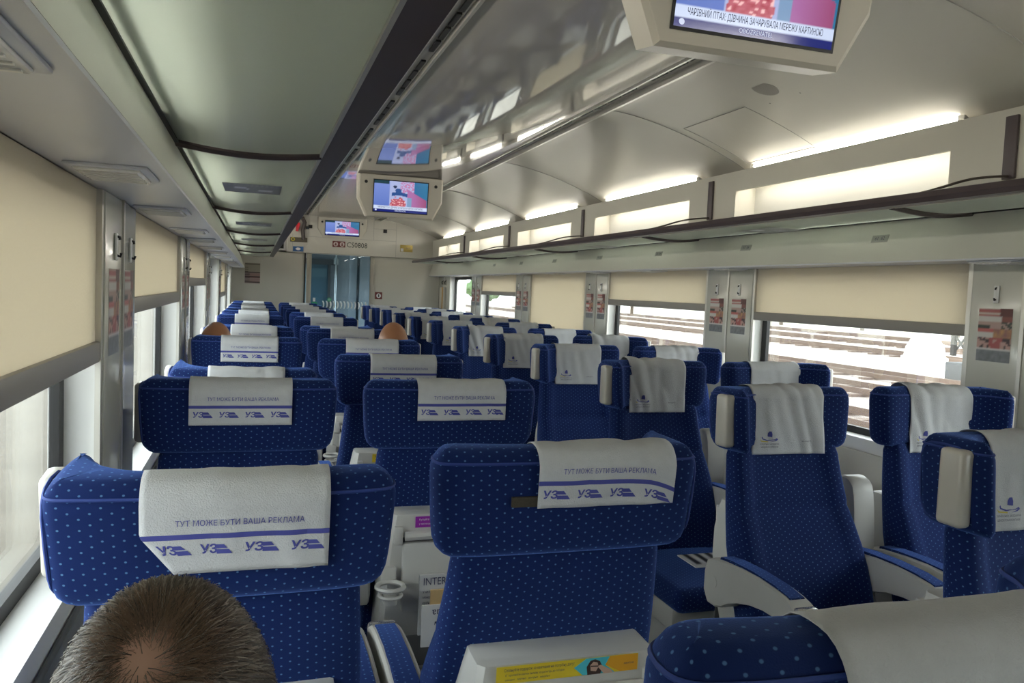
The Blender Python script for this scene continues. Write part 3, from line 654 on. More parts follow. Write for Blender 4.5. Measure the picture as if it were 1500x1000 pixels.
def make_seat(hs):
    """facing +Y; hs = side of the grab handle"""
    t = thing('train_seat', '', 'seat')
    hr_ = head_rings(hs); q = hr_[5]; n_ = len(q)
    k0 = min(range(n_), key=lambda i: abs(q[i][0])+(10 if q[i][1] > .05 else 0)); hr_ = [r[k0:]+r[:k0] for r in hr_]; q = hr_[5]
    h_ = min(range(n_), key=lambda i: abs(q[i][0])+(10 if q[i][1] < .05 else 0))
    wing = lambda ks: max(ks, key=lambda i: q[i][1]); blunt = lambda ks: max(ks, key=lambda i: abs(q[i][0])*2+q[i][1])
    KR, KL = range(1, h_), range(h_+1, n_)
    loft('headrest', hr_, FAB, t, (h_, wing(KR) if hs > 0 else blunt(KR), blunt(KL) if hs > 0 else wing(KL))); loft('backrest', back_rings(), FAB, t)
    P = inset(head_poly(HW, hs), .0035)
    MB().tube([(x*.998, y, 1.217) for x, y in P[::2]], .0028, 5, True).build('piping', PIPE, t, True)
    # aisle-side wing: oval piping and grab handle
    xs = hs*(HW-.001); R = []
    for a in range(20):
        q = 2*math.pi*a/20; zz = 1.143+.082*abs(math.sin(q))**.5*(1 if math.sin(q) > 0 else -1); kk = .965+.035*min(1, max(0, zz-1.046)/.15)-.055*math.exp(-max(0, zz-1.046)/.020); R.append((xs*kk-hs*.002-hs*.010*max(0, math.cos(q)), .082+.060*abs(math.cos(q))**.5*(1 if math.cos(q) > 0 else -1), 1.143+.082*abs(math.sin(q))**.5*(1 if math.sin(q) > 0 else -1)))
    MB().tube(R, .0028, 5, True).build('wing_piping', PIPE, t, True)
    x0, x1 = sorted((hs*(HW-.020), hs*(HW+.017)))
    h = MB().box(x0, x1, .086, .148, 1.064, 1.222, .011, 3).build('grab_handle', HANDLE, t, True); h['label'] = 'ivory plastic grab handle'
    # cushion, base, back shell, tray
    MB().box(-.215, .215, .20, .70, .415, .505, .035, 4).build('seat_cushion', FAB, t, True)
    MB().box(-.20, .20, .16, .64, .33, .42, .02).build('seat_pan', PLAS, t, True)
    q = MB(); q.prism([(.18,0),(.50,0),(.58,.335),(.14,.335)], 'x', -.15, .15); q.build('pedestal', PLAS, t)
    rows = [(.875,.160,-.008),(.872,.166,-.022),(.84,.172,-.030),(.78,.182,-.034),(.70,.188,-.030),(.60,.190,-.010),(.45,.190,.05),(.38,.19,.10)]
    V = []
    for z, w, y0 in rows[::-1]:
        y1 = back_y(z)+.035; V.append([(-w, y1, z), (-w, y0+.012, z), (-w+.012, y0, z), (w-.012, y0, z), (w, y0+.012, z), (w, y1, z)])
    sh = loft('back_shell', V, PLAS, t); sh.data.set_sharp_from_angle(angle=math.radians(30))
    tr = MB().box(-.140, .140, -.044, -.024, .60, .800, .010).build('tray_table', PLAS, t, True)
    MB().tube([(-.135, -.044, .818), (-.05, -.050, .822), (.05, -.050, .822), (.135, -.044, .818)], .013, 8).build('latch_bar', PLAS, tr, True)
    MB().box(-.140, .140, -.0335, -.028, .798, .812).build('latch_recess', PLASD, tr)
    for s in (-1, 1): MB().box(s*.152-.012, s*.152+.012, -.046, -.026, .795, .845, .004).build('hinge', PLAS, tr, True)
    P = MB(); P.box(-.165, .165, -.030, -.022, .44, .53, .004); P.build('magazine_pocket', PLASD, t, True)
    cx = -.178; c = MB()
    c.tube([(cx+.036*math.cos(2*math.pi*i/20), -.085+.036*math.sin(2*math.pi*i/20), .695) for i in range(20)], .007, 6, True)
    c.tube([(cx+.030*math.cos(2*math.pi*i/20), -.085+.030*math.sin(2*math.pi*i/20), .672) for i in range(20)], .005, 6, True)
    c.box(cx-.022, cx+.022, -.052, -.030, .690, .735, .005).box(cx-.018, cx+.018, -.098, -.06, .645, .672, .005)
    c.build('cup_holder', PLAS, t, True)
    for s in (-1, 1): armrest(t, s*.243)
    return t
P_HR = make_seat(1); P_HL = make_seat(-1)
BACKPARTS = ('headrest','backrest','piping','wing_piping','grab_handle','back_shell','tray_table','magazine_pocket','cup_holder')
PIV = Vector((0, .20, .42))
def recl(a): return Matrix.Translation(PIV) @ Matrix.Rotation(a, 4, 'X') @ Matrix.Translation(-PIV)
used = set()
def place_seat(proto, x, y, facing, rec, label, group, sx=1.0, dz=0):
    if proto not in used: o = proto; used.add(proto)
    else: o = copy_tree(proto)
    seats_pending.append((o, x, y, facing, rec, label, group, sx, dz)); return o
seats_pending = []
# cloth covers -------------------------------------------------------
def cover_path(front, rear):
    """(y,z) along the cloth from its rear hem over the top to its front hem"""
    P = []
    z = 1.212-rear; n = max(4, int(rear/.012))
    for i in range(n+1): zz = z+(1.212-z)*i/n; P.append((-.0025+.006*(1.24-zz)/.2, zz))
    P += [(.0045,1.224),(.0125,1.2335),(.023,1.2395),(.040,1.2418),(.056,1.2408),(.065,1.2385),(.0735,1.2325),(.081,1.223)]
    n = max(4, int(front/.012))
    for i in range(n+1):
        zz = 1.212-front*i/n; y = .0865+.006*(1.24-zz)/.2
        if zz < 1.06: y = max(y, back_y(zz)+.058)
        P.append((y, zz))
    return P
def cover_surf(half, rear, front, seed, wr, warp=None):
    P = cover_path(front, rear); L = [0]
    for a, b in zip(P, P[1:]): L.append(L[-1]+math.hypot(b[0]-a[0], b[1]-a[1]))
    top = L[max(i for i, p in enumerate(P) if p[1] >= 1.2417)]   # crest
    def S(u, s, lift=0.0):
        """u metres across, s metres along from the rear hem"""
        if warp: u, s = warp(u, s)
        s = max(0, min(L[-1], s)); i = 0
        while i < len(L)-2 and L[i+1] < s: i += 1
        f = (s-L[i])/max(1e-9, L[i+1]-L[i]); a, b = P[i], P[i+1]; y = a[0]+(b[0]-a[0])*f; z = a[1]+(b[1]-a[1])*f
        n = Vector((0, -(b[1]-a[1]), b[0]-a[0])).normalized()
        if n.z < 0 and s > top*.9 and s < top*1.1: n = -n
        w = noise.noise(Vector((u*11, s*9, seed)))*.5+noise.noise(Vector((u*30, s*8, seed+7)))*.5
        fold = abs(noise.noise(Vector((u*16+s*5, s*3.5, seed+3))))
        q = wr*(w*.35+fold*1.3)+lift+.0012
        q = max(.0018+lift, q)
        return Vector((u, y, z))+n*q
    return S, L[-1], top
def cover_mesh(name, half, rear, front, seed, wr, parent, warp=None, nu=26, ns=40):
    S, Ln, top = cover_surf(half, rear, front, seed, wr, warp); V = []; U = []
    for j in range(ns+1):
        for i in range(nu+1):
            u = -half+2*half*i/nu; V.append(S(u, Ln*j/ns))
    F = [(j*(nu+1)+i, j*(nu+1)+i+1, (j+1)*(nu+1)+i+1, (j+1)*(nu+1)+i) for j in range(ns) for i in range(nu)]
    o = mesh(name, V, F, CLOTH, parent, True)
    so = o.modifiers.new('thickness', 'SOLIDIFY'); so.thickness = .0008; so.offset = 0
    return o, S, Ln, top
def on_cloth(name, S, shapes, material, parent, flip=1):
    V, F = [], []
    for v, f in shapes:
        b = len(V); V += [S(u, s, .0011) for u, s in v]; F += [tuple(i+b for i in q) for q in f]
    return mesh(name, V, F, material, parent)
def logo_shapes(cx, s0):
    """letters U-Z with two slanted bars; u right, s up (from the rear hem)"""
    V, F = text_geo('УЗ', .019, .12, 'LEFT', 1.15, .03); sh = [([(cx-.022+a, s0+b) for a, b in V], F)]
    for k, (lo, hi, ex) in enumerate(((-.0075, -.0005, .022), (.0012, .0075, .015))):
        sh.append(([(cx+.004, s0+lo), (cx+.004+ex+.002, s0+lo), (cx+.004+ex-.003, s0+hi), (cx+.004, s0+hi)], [(0,1,2,3)]))
    return sh
def rear_cover(half, rear, front, seed, wr, warp=None):
    t, S, Ln, top = cover_mesh('headrest_cover', half, rear, front, seed, wr, None, warp)
    stripe = []; s0, n = rear*.42+.012, 24
    sb = max(.040, rear*.50)
    v = [(-half+2*half*i/n, sb+d) for d in (0, .008) for i in range(n+1)]
    on_cloth('printed_stripe', S, [(v, [(i, i+1, n+1+i+1, n+1+i) for i in range(n)])], INK, t)
    V, F = text_geo('ТУТ МОЖЕ БУТИ ВАША РЕКЛАМА', .0125, 0, 'CENTER', .86)
    on_cloth('slogan', S, [([(a*min(1, half/.13)+.005, sb+.024+b) for a, b in V], F)], INK, t)
    for k in range(4): on_cloth('printed_logo', S, logo_shapes(-half*.76+k*half*.5, sb-.017), INK, t)
    return t
def front_cover(half, rear, front, seed, wr, warp=None):
    t, S, Ln, top = cover_mesh('headrest_cover', half, rear, front, seed, wr, None, warp, 34, 48)
    # emblem near the front hem; seen from the front, u runs the other way
    def fl(pts, cx, s0): return [(cx-a, Ln-s0+0*b-(-b)*-1) for a, b in pts]
    c, b0 = half*.52, .052
    def E(pts): return [(c-a, Ln-b0-b) for a, b in pts]
    sw = [(-.026,.004),(-.024,-.002),(-.008,-.0065),(.016,-.005),(.026,-.001),(.030,-.006),(.022,-.0105),(.004,-.0125),(.018,-.0085),(.023,-.005),(.016,-.0072),(-.010,-.0095),(-.027,-.004),(-.029,.002)]
    on_cloth('emblem', S, [(E([(-.007,.004),(.008,.002),(.008,.012),(.005,.020),(-.003,.020),(-.007,.013)]), [(0,1,2,3,4,5)]), (E(sw), [tuple(range(14))])], INK, t)
    on_cloth('emblem_accent', S, [(E([(-.036,-.004),(-.030,-.012),(-.004,-.014),(-.006,-.011),(-.028,-.009)]), [(0,1,2,3,4)])], INKY, t)
    sh = []
    for k, (w, tx) in enumerate(((.9, 'УКРАЇНСЬКА ЗАЛІЗНИЧНА'), (.9, 'ШВИДКІСНА КОМПАНІЯ'))):
        V, F = text_geo(tx, .0065, 0, 'CENTER', .8); sh.append(([(c-a, Ln-.032+.009*k-b) for a, b in V], F))
    V, F = text_geo('www.uz.gov.ua', .007, 0, 'CENTER', .9); sh.append(([(-half*.52-a, Ln-.040-b) for a, b in V], F))
    on_cloth('small_lettering', S, sh[:2], INKD, t); on_cloth('address_lettering', S, sh[2:], INKD, t)
    return t
def warp_A(u, s):    # torn corner: the lower-left hem is cut slantwise
    k = max(0, (.06-s)/.06)*max(0, (-u-.02)/.11); return (u+.045*k, s)
def warp_B(u, s):    # right end slipped down and folded
    k = max(0, (u-.05)/.08); return (u+.012*k, s-.022*k*k)
CV = {'A1': rear_cover(.132,.108,.10,1.3,.004,warp_A), 'B1': rear_cover(.125,.072,.11,2.7,.006,warp_B),
      'R': rear_cover(.128,.088,.10,4.1,.004), 'S': rear_cover(.128,.080,.12,9.4,.005), 'N': rear_cover(.135,.20,.10,6.6,.003),
      'F': front_cover(.132,.075,.185,3.2,.013), 'G': front_cover(.130,.07,.175,8.8,.006), 'H': front_cover(.134,.08,.18,5.5,.013)}
cov_used = set()
def cover(kind, seat_args, label, group, ox=0.0):
    o = CV[kind]
    if kind in cov_used: o = copy_tree(o)
    cov_used.add(kind); covers_pending.append((o, seat_args, label, group, ox)); return o
covers_pending = []
PITCH, ROW1 = .88, 1.32
RECL = {(3,'A'):.20,(3,'B'):.02,(6,'A'):.16,(6,'B'):.14,(0,'B'):.0,(0,'A'):.36,(1,'A'):.13,(1,'B'):.045,(2,'A'):0,(9,'A'):.05}
LG, RG = 'seats left of the aisle', 'seats right of the aisle'
spec = {(1,'A'):'window seat with light-worn blue fabric just before the seated man', (1,'B'):'aisle seat with twisted cloth and a yellow advert on its tray'}
NEAR = {}
for r in range(0, 13):
    for c, x, pr in (('A', -.03, P_HL), ('B', .54 if r else .527, P_HR)):
        y = ROW1+(r-1)*PITCH+({'A':-.03,'B':.01}[c] if r == 0 else 0); dz = .02 if (r, c) == (0,'B') else 0
        if r == 0: lab = 'blue aisle seat back in the bottom corner, nearest the camera' if c == 'B' else 'blue window seat under the man nearest the camera'
        else: lab = 'blue dotted %s seat left of the aisle, %s row ahead of the camera' % ('window' if c == 'A' else 'aisle', ORD[r])
        a = RECL.get((r, c), .01*((r*7+ord(c)) % 4)); args = (x, y, 1, a, 1.0, dz)
        NEAR[(r, c)] = place_seat(pr, x, y, 1, a, lab, LG, 1.0, dz)
        kind = {(1,'A'):'A1',(1,'B'):'B1',(0,'B'):'N'}.get((r, c), 'R' if (r+ord(c)) % 2 else 'S')
        cl = 'white printed headrest cloth on the left %s seat, %s row ahead of the camera' % ('window' if c == 'A' else 'aisle', ORD[r])
        if (r, c) == (0,'B'): cl = 'large white headrest cloth in bottom corner, nearest the camera'
        if (r, c) == (0,'A'): cl = 'white headrest cloth behind the head of the nearest man'
        if (r, c) == (1,'A'): cl = 'white printed headrest cloth with a torn corner, above the nearest man'
        if (r, c) == (1,'B'): cl = 'crumpled white headrest cloth slipping sideways off the nearest aisle seat'
        cover(kind, args, cl, 'headrest cloths on the left seats', {'A1':.012,'B1':.055}.get(kind, .01+.03*noise.noise(Vector((r*1.7, ord(c), 0)))))
for r in range(1, 13):
    for c, x, pr in (('C', 1.605, P_HR), ('D', 2.19, P_HL)):
        y = ROW1+(r-1)*PITCH+(.06 if r == 1 else 0); a = .015*((r*5+ord(c)) % 3)
        lab = 'blue dotted %s seat right of the aisle facing the camera, %s row ahead' % ('aisle' if c == 'C' else 'window', ORD[r])
        NEAR[(r, c)] = place_seat(pr, x, y, -1, a, lab, RG, .98)
        cover('FGH'[(r+(c == 'D')) % 3], (x, y, -1, a, .98, 0), 'white headrest cloth with emblem on the right %s seat, %s row ahead' % ('aisle' if c == 'C' else 'window', ORD[r]), 'headrest cloths on the right seats', .0)
def apply_tf(o, x, y, facing, sx): o.location = (x, y, 0); o.rotation_euler = (0, 0, 0 if facing > 0 else math.pi); o.scale = (sx, 1, 1)
for o, x, y, facing, rec, label, group, sx, dz in seats_pending:
    apply_tf(o, x, y, facing, sx); o.location.z = dz; tag(o, label, 'seat', group)
    if rec:
        for ch in o.children:
            if ch.name.split('.')[0] in BACKPARTS: ch.matrix_basis = recl(rec)
for o, (x, y, facing, rec, sx, dz), label, group, ox in covers_pending:
    M = Matrix.Translation((x, y, dz)) @ Matrix.Rotation(0 if facing > 0 else math.pi, 4, 'Z') @ Matrix.Diagonal((sx, 1, 1, 1)) @ recl(rec) @ Matrix.Translation((ox, 0, 0))
    o.matrix_world = M; tag(o, label, 'cloth', group)
# grey side post between the nearest facing seats (part of the aisle seats on the right)
post = None
for r in range(1, 13):
    s = NEAR[(r, 'C')]
    if post is None:
        V = []
        for x in (-.325, -.318, -.252, -.245):
            e = .006 if x in (-.325, -.245) else 0
            P = chaikin([(.03,.03),(.02,.50),(.0,.90),(.02,.945),(.075,.95),(.11,.91),(.13,.60),(.20,.40),(.22,.03)], 2)
            cy, cz_ = .1, .5; V.append([(x, cy+(p[0]-cy)*(1-e*6), cz_+(p[1]-cz_)*(1-e*2)) for p in P[::-1]])
        me = loft('side_post', V, PLAS).data; bpy.data.objects.remove(bpy.data.objects['side_post']); post = me; me.set_sharp_from_angle(angle=math.radians(35))
    o = bpy.data.objects.new('side_post', post); COL.objects.link(o); o.parent = s
# stickers on trays
def ad(parent, w, m, lines, zc=.853):
    o = MB().box(-w/2+.01, w/2+.01, -.0312, -.0295, zc-.016, zc+.016).build('advert_sticker', m, None); o.parent = parent
    return o
def tray_of(k): return [c for c in NEAR[k].children if c.name.startswith('tray_table')][0]
YELP = mat('yellow_advert', (.75,.56,.03), .45); PURP = mat('purple_advert', (.30,.02,.36), .45); CYA = mat('cyan_advert', (.08,.55,.65), .45); ORA = mat('orange_advert', (.75,.36,.02), .45)
SKINP = mat('printed_skin', (.62,.40,.30), .5); HAIRP = mat('printed_hair', (.05,.025,.02), .5)
def flat(name, poly, y, m, parent):
    o = MB().prism(poly, 'y', y, y+.0004).build(name, m, None); o.parent = parent; return o
tr = tray_of((1,'B')); 
o = flat('advert_sticker', [(-.112,.838),(.125,.838),(.125,.869),(-.112,.869)], -.0330, YELP, tr); o['label'] = 'yellow advert sticker with a woman in glasses'; o.location = (-.012, 0, .006); o.scale = (1.12, 1, 1)
flat('cyan_field', [(.015,.8535),(.035,.8685),(.075,.8685),(.068,.8535),(.085,.8385),(.03,.8385)], -.0336, CYA, o)
flat('orange_field', [(.076,.8685),(.124,.8685),(.124,.8385),(.095,.8385),(.068,.8535)], -.0336, ORA, o)
flat('printed_hair', [(.038,.8385),(.036,.853),(.042,.864),(.050,.866),(.058,.862),(.063,.852),(.060,.8385)], -.0342, HAIRP, o)
flat('printed_face', [(.043,.846),(.042,.856),(.047,.862),(.054,.860),(.056,.852),(.052,.844)], -.0348, SKINP, o)
flat('printed_arm', [(.054,.853),(.060,.855),(.078,.844),(.082,.8385),(.066,.8385)], -.0348, SKINP, o)
flat('printed_glasses', [(.0425,.8535),(.0425,.8555),(.0555,.8545),(.0555,.8525)], -.0354, HAIRP, o)
def adtext(tx, sz, x, z, par, m=INKD, y=-.0338, al='LEFT', sx=.9):
    q = text('advert_lettering', tx, sz, (x, y, z), (1,0,0), (0,0,1), m, None, 0, al, sx); q.parent = par
adtext('Сплануйте подорож за квитками на потрібну дату!', .0075, -.10, .862, o, sx=.62); adtext('Оформлюйте квитки онлайн заздалегідь до поїздки', .0055, -.098, .853, o, sx=.7); adtext('швидко   зручно   вигідно   надійно', .0048, -.098, .845, o, sx=.9)
adtext('квитки', .006, .100, .853, o)
for k, m, tx in (((1,'A'), CYA, ''), ((2,'B'), PURP, 'реклама'), ((3,'B'), YELP, 'реклама'), ((2,'A'), YELP, '')):
    o = flat('advert_sticker', [(-.105,.838),(.125,.838),(.125,.869),(-.105,.869)], -.0330, m, tray_of(k)); o['label'] = m.name.split('_')[0]+' advert sticker'
    if tx:
        adtext('Купуйте квитки на поїзд онлайн', .008, -.095, .860, o, PAPER if m is PURP else INKD); adtext('у застосунку та на сайті', .007, -.095, .848, o, PAPER if m is PURP else INKD)
# woven tag showing beside the nearest aisle cloth
q = MB(); q.box(-.115, -.04, .0005, .012, 1.142, 1.160, .001); o = q.build('woven_tag', mottled('brown_hook_tape', (.06,.05,.035), .9, .3, 200), None); o.parent = [c for c in NEAR[(1,'B')].children if c.name.startswith('headrest')][0]; o['label'] = 'brown woven tape strip'
# stains on the nearest window seat
# ------------------------------------------------------------------ magazines and papers
yb = ROW1+PITCH
t = thing('magazine', 'grey magazine standing in the seat pocket ahead, large letters INT', 'magazine', (.53, yb-.06, .54))
V = MB(); V.box(.445, .64, yb-.068, yb-.060, .545, .715, .001); V.build('pages', mat('grey_magazine_cover', (.58,.58,.58), .5), t)
text('masthead', 'INTERCITY', .030, (.455, yb-.0690, .695), (1,0,0), (0,0,1), INKD, t, .0, 'LEFT', .8)
for k in range(3): text('cover_line', ('у цьому номері','мандри містами','країна руху')[k], .010, (.455, yb-.0690, .668-.016*k), (1,0,0), (0,0,1), INKD, t, 0, 'LEFT', .8)
t = thing('booklet', 'tan booklet between the magazine and the white leaflet', 'booklet', (.56, yb-.075, .54)); MB().box(.475, .64, yb-.079, yb-.072, .545, .675, .001).build('cover', mat('tan_card', (.60,.42,.20), .5), t)
t = thing('leaflet', 'white leaflet with upside-down .ua lettering in the seat pocket', 'leaflet', (.55, yb-.085, .52)); MB().box(.450, .64, yb-.089, yb-.083, .520, .637, .001).build('sheet', PAPER, t)
text('lettering', 'rail.ua', .030, (.478, yb-.0895, .615), (-1,0,0), (0,0,-1), INKD, t, 0, 'RIGHT', 1.0)
text('small_lettering', 'онлайн', .018, (.485, yb-.0895, .585), (-1,0,0), (0,0,-1), INKD, t, 0, 'RIGHT', .9); text('small_lettering', '24', .018, (.525, yb-.0895, .563), (-1,0,0), (0,0,-1), INKD, t, 0, 'RIGHT', .9)
ys = ROW1+2*PITCH
t = thing('newspaper', 'folded striped paper lying on the third right aisle seat', 'paper', (1.66, ys-.42, .507)); 
def strip_pic(u, v): return (.8,.8,.8) if int(u*7) % 2 == 0 or v < .15 else (.04,.04,.05)
MB().box(1.58, 1.75, ys-.50, ys-.36, .506, .510).build('folded_sheet', PAPER, t)
picture('printed_side', .168, .138, 14, 8, strip_pic, PRINT, (1.665, ys-.43, .5106), (1,0,0), (0,1,0), t)

# ================================================================== PEOPLE
def evaluated(o, name):
    dg = bpy.context.evaluated_depsgraph_get(); me = bpy.data.meshes.new_from_object(o.evaluated_get(dg)); me.name = name; return me
def skin_body(nodesd, edges, root, sub=2):
    names = list(nodesd); me = bpy.data.meshes.new('sk'); me.from_pydata([nodesd[n][0] for n in names], [], [(names.index(a), names.index(b)) for a, b in edges])
    o = bpy.data.objects.new('sk', me); COL.objects.link(o); sm = o.modifiers.new('s', 'SKIN'); sm.use_smooth_shade = True
    for i, n in enumerate(names):
        r = nodesd[n][1]; me.skin_vertices[0].data[i].radius = r if isinstance(r, tuple) else (r, r); me.skin_vertices[0].data[i].use_root = (n == root)
    su = o.modifiers.new('u', 'SUBSURF'); su.levels = sub; su.render_levels = sub
    out = evaluated(o, 'body'); bpy.data.objects.remove(o); return out
def head_geo(c, mb, tilt=0.0):
    """one head with brow, nose, lips, chin and ears around centre c, facing +Y"""
    c = Vector(c); nu, nv = 36, 26; V = []; F = []
    for j in range(nv+1):
        th = math.pi*j/nv
        for i in range(nu):
            ph = 2*math.pi*i/nu; d = Vector((math.sin(th)*math.cos(ph), math.sin(th)*math.sin(ph), math.cos(th)))
            p = Vector((d.x*.078, d.y*.099, d.z*.118))
            if p.z < 0: k = -p.z/.118; p.x *= 1-.30*k; p.y = p.y*(1-.18*k)+.018*k*(1 if d.y > -.3 else .2)
            if p.y < 0 and p.z > -.03: p.y *= 1.02
            f = max(0, d.y)
            p.y += .020*f*math.exp(-((p.x/.012)**2+((p.z+.018)/.018)**2))+.010*f*math.exp(-((p.x/.010)**2+((p.z-.002)/.02)**2))
            p.y += .007*f*math.exp(-((p.z-.026)/.010)**2)*math.exp(-(p.x/.05)**2)
            for s in (-1, 1): p.y -= .009*f*math.exp(-(((p.x-s*.031)/.014)**2+((p.z-.006)/.010)**2))
            p.y += .006*f*math.exp(-((p.x/.024)**2+((p.z+.055)/.007)**2))-.004*f*math.exp(-((p.x/.026)**2+((p.z+.062)/.004)**2))
            V.append(c+p)
    for j in range(nv):
        for i in range(nu): F.append((j*nu+i, j*nu+(i+1) % nu, (j+1)*nu+(i+1) % nu, (j+1)*nu+i))
    mb.add(V, F)
    for s in (-1, 1):
        E = []; EF = []
        for j in range(9):
            th = math.pi*j/8
            for i in range(12):
                ph = 2*math.pi*i/12; e = Vector((math.sin(th)*math.cos(ph)*.011, math.sin(th)*math.sin(ph)*.020, math.cos(th)*.033)); e.x += -.006*(1-(e.z/.033)**2)*(1 if abs(math.sin(ph)) < .6 and math.cos(ph)*s > 0 else 0)*s
                E.append(c+Vector((s*.080, -.004, -.004))+e+Vector((s*abs(e.y-.008)*.0+s*.004*(-e.y/.02), 0, 0)))
        for j in range(8):
            for i in range(12): EF.append((j*12+i, j*12+(i+1) % 12, (j+1)*12+(i+1) % 12, (j+1)*12+i))
        mb.add(E, EF)
def person(label, loc, hoff, skin, shirt, trousers, hair=None):
    """seated, facing +Y; loc = seat origin; hoff = head offset; returns the thing"""
    x0, y0 = loc; hx, hz = hoff
    H = Vector((x0+hx, y0+.235, hz-.118))
    N = {'pelvis': ((x0+hx*.2, y0+.33, .60), (.15,.11)), 'waist': ((x0+hx*.3, y0+.30, .74), (.135,.10)), 'chest': ((x0+hx*.6, y0+.265, .90), (.155,.105)), 'neckb': ((x0+hx*.9, y0+.235, hz-.265), (.075,.07)), 'neck': ((x0+hx, y0+.235, hz-.20), (.052,.054)), 'skull': ((x0+hx, y0+.24, hz-.13), (.055,.06))}
    Eg = [('pelvis','waist'),('waist','chest'),('chest','neckb'),('neckb','neck'),('neck','skull')]
    for s, n in ((-1,'l'),(1,'r')):
        N.update({'sh'+n: ((x0+hx*.7+s*.165, y0+.26, hz-.31), .055), 'el'+n: ((x0+s*.185, y0+.33, .72), .040), 'wr'+n: ((x0+s*.10, y0+.54, .645), (.028,.022)), 'pa'+n: ((x0+s*.085, y0+.60, .635), (.036,.016)),
                  'hip'+n: ((x0+s*.09, y0+.36, .585), .092), 'kn'+n: ((x0+s*.095, y0+.73, .57), .060), 'an'+n: ((x0+s*.095, y0+.72, .12), .040), 'to'+n: ((x0+s*.10, y0+.86, .035), (.035,.030))})
        Eg += [('chest','sh'+n),('sh'+n,'el'+n),('el'+n,'wr'+n),('wr'+n,'pa'+n),('pelvis','hip'+n),('hip'+n,'kn'+n),('kn'+n,'an'+n),('an'+n,'to'+n)]
        for q, (dx, dy, ln) in enumerate(((-.026,.045,.050),(-.009,.058,.058),(.009,.055,.054),(.025,.045,.044))):
            b = N['pa'+n][0]; f1 = (b[0]+dx*.7, b[1]+.028, b[2]); f2 = (b[0]+dx, b[1]+.028+ln*.55, b[2]-.004); f3 = (b[0]+dx, b[1]+.028+ln, b[2]-.020)
            for w, (pp, rr) in enumerate(((f1,.0095),(f2,.0088),(f3,.0072))): N['f%s%d%d' % (n, q, w)] = (pp, rr)
            Eg += [('pa'+n, 'f%s%d0' % (n, q)), ('f%s%d0' % (n, q), 'f%s%d1' % (n, q)), ('f%s%d1' % (n, q), 'f%s%d2' % (n, q))]
        b = N['pa'+n][0]; N['t%s0' % n] = ((b[0]-s*.032, b[1]+.006, b[2]), .011); N['t%s1' % n] = ((b[0]-s*.046, b[1]+.034, b[2]-.006), .009)
        Eg += [('pa'+n, 't%s0' % n), ('t%s0' % n, 't%s1' % n)]
    me = skin_body(N, Eg, 'pelvis')
    mb = MB(); mb.add([v.co.copy() for v in me.vertices], [tuple(p.vertices) for p in me.polygons]); head_geo(H, mb)
    tmp = mb.build('tmp', skin); rm = tmp.modifiers.new('r', 'REMESH'); rm.mode = 'VOXEL'; rm.voxel_size = .0065; rm.use_smooth_shade = True
    sm = tmp.modifiers.new('sm', 'SMOOTH'); sm.iterations = 3; sm.factor = .5
    body = evaluated(tmp, 'person'); bpy.data.objects.remove(tmp)
    o = bpy.data.objects.new('person', body); COL.objects.link(o); body.materials.clear(); body.materials.append(skin); tag(o, label, 'person')
    # clothing: offset copies of the body's own regions
    def garment(name, keep, off, m):
        bm = bmesh.new(); bm.from_mesh(body); bm.verts.ensure_lookup_table()
        nrm = {v.index: v.normal.copy() for v in bm.verts}
        dele = [v for v in bm.verts if not keep(v.co)]; 
        for v in bm.verts: v.co += v.normal*off
        bmesh.ops.delete(bm, geom=dele, context='VERTS'); g = bpy.data.meshes.new(name); bm.to_mesh(g); bm.free(); g.materials.append(m)
        q = bpy.data.objects.new(name, g); COL.objects.link(q); q.parent = o; s = q.modifiers.new('t', 'SOLIDIFY'); s.thickness = .003; s.offset = 1; return q
    garment('shirt', lambda p: p.z > .60 and p.z < hz-.235 and not (p.y > y0+.50), .006, shirt)
    garment('trousers', lambda p: p.z > .11 and (p.z <= .615 and not (p.z > .61 and abs(p.x-x0) < .15 and p.y > y0+.5)) and not (p.z > .615), .006, trousers)
    garment('shoes', lambda p: p.z <= .10, .008, BLACK)
    return o, H
SKIN = mottled('fair_skin', (.56,.33,.24), .5, .10, 30, Subsurface_Weight=.05); SKIN2 = mottled('tanned_skin', (.40,.18,.09), .38, .10, 30)
NAVY = mottled('navy_shirt', (.03,.04,.08), .9, .1, 50); GREYT = mottled('dark_trousers', (.04,.04,.045), .9, .1, 50)
y_r0 = ROW1-PITCH-.03
man, H0 = person('person with thinning grey-brown hair seated nearest the camera, seen from behind', (-.03, y_r0), (-.03, 1.262), SKIN, NAVY, GREYT)
person('bald person leaning to the window on the fourth left row', (-.03, ROW1+3*PITCH), (-.15, 1.295), SKIN2, NAVY, GREYT)
person('bald person on the fourth left aisle seat, only crown visible', (.54, ROW1+3*PITCH), (.15, 1.318), SKIN2, GREYT, GREYT)
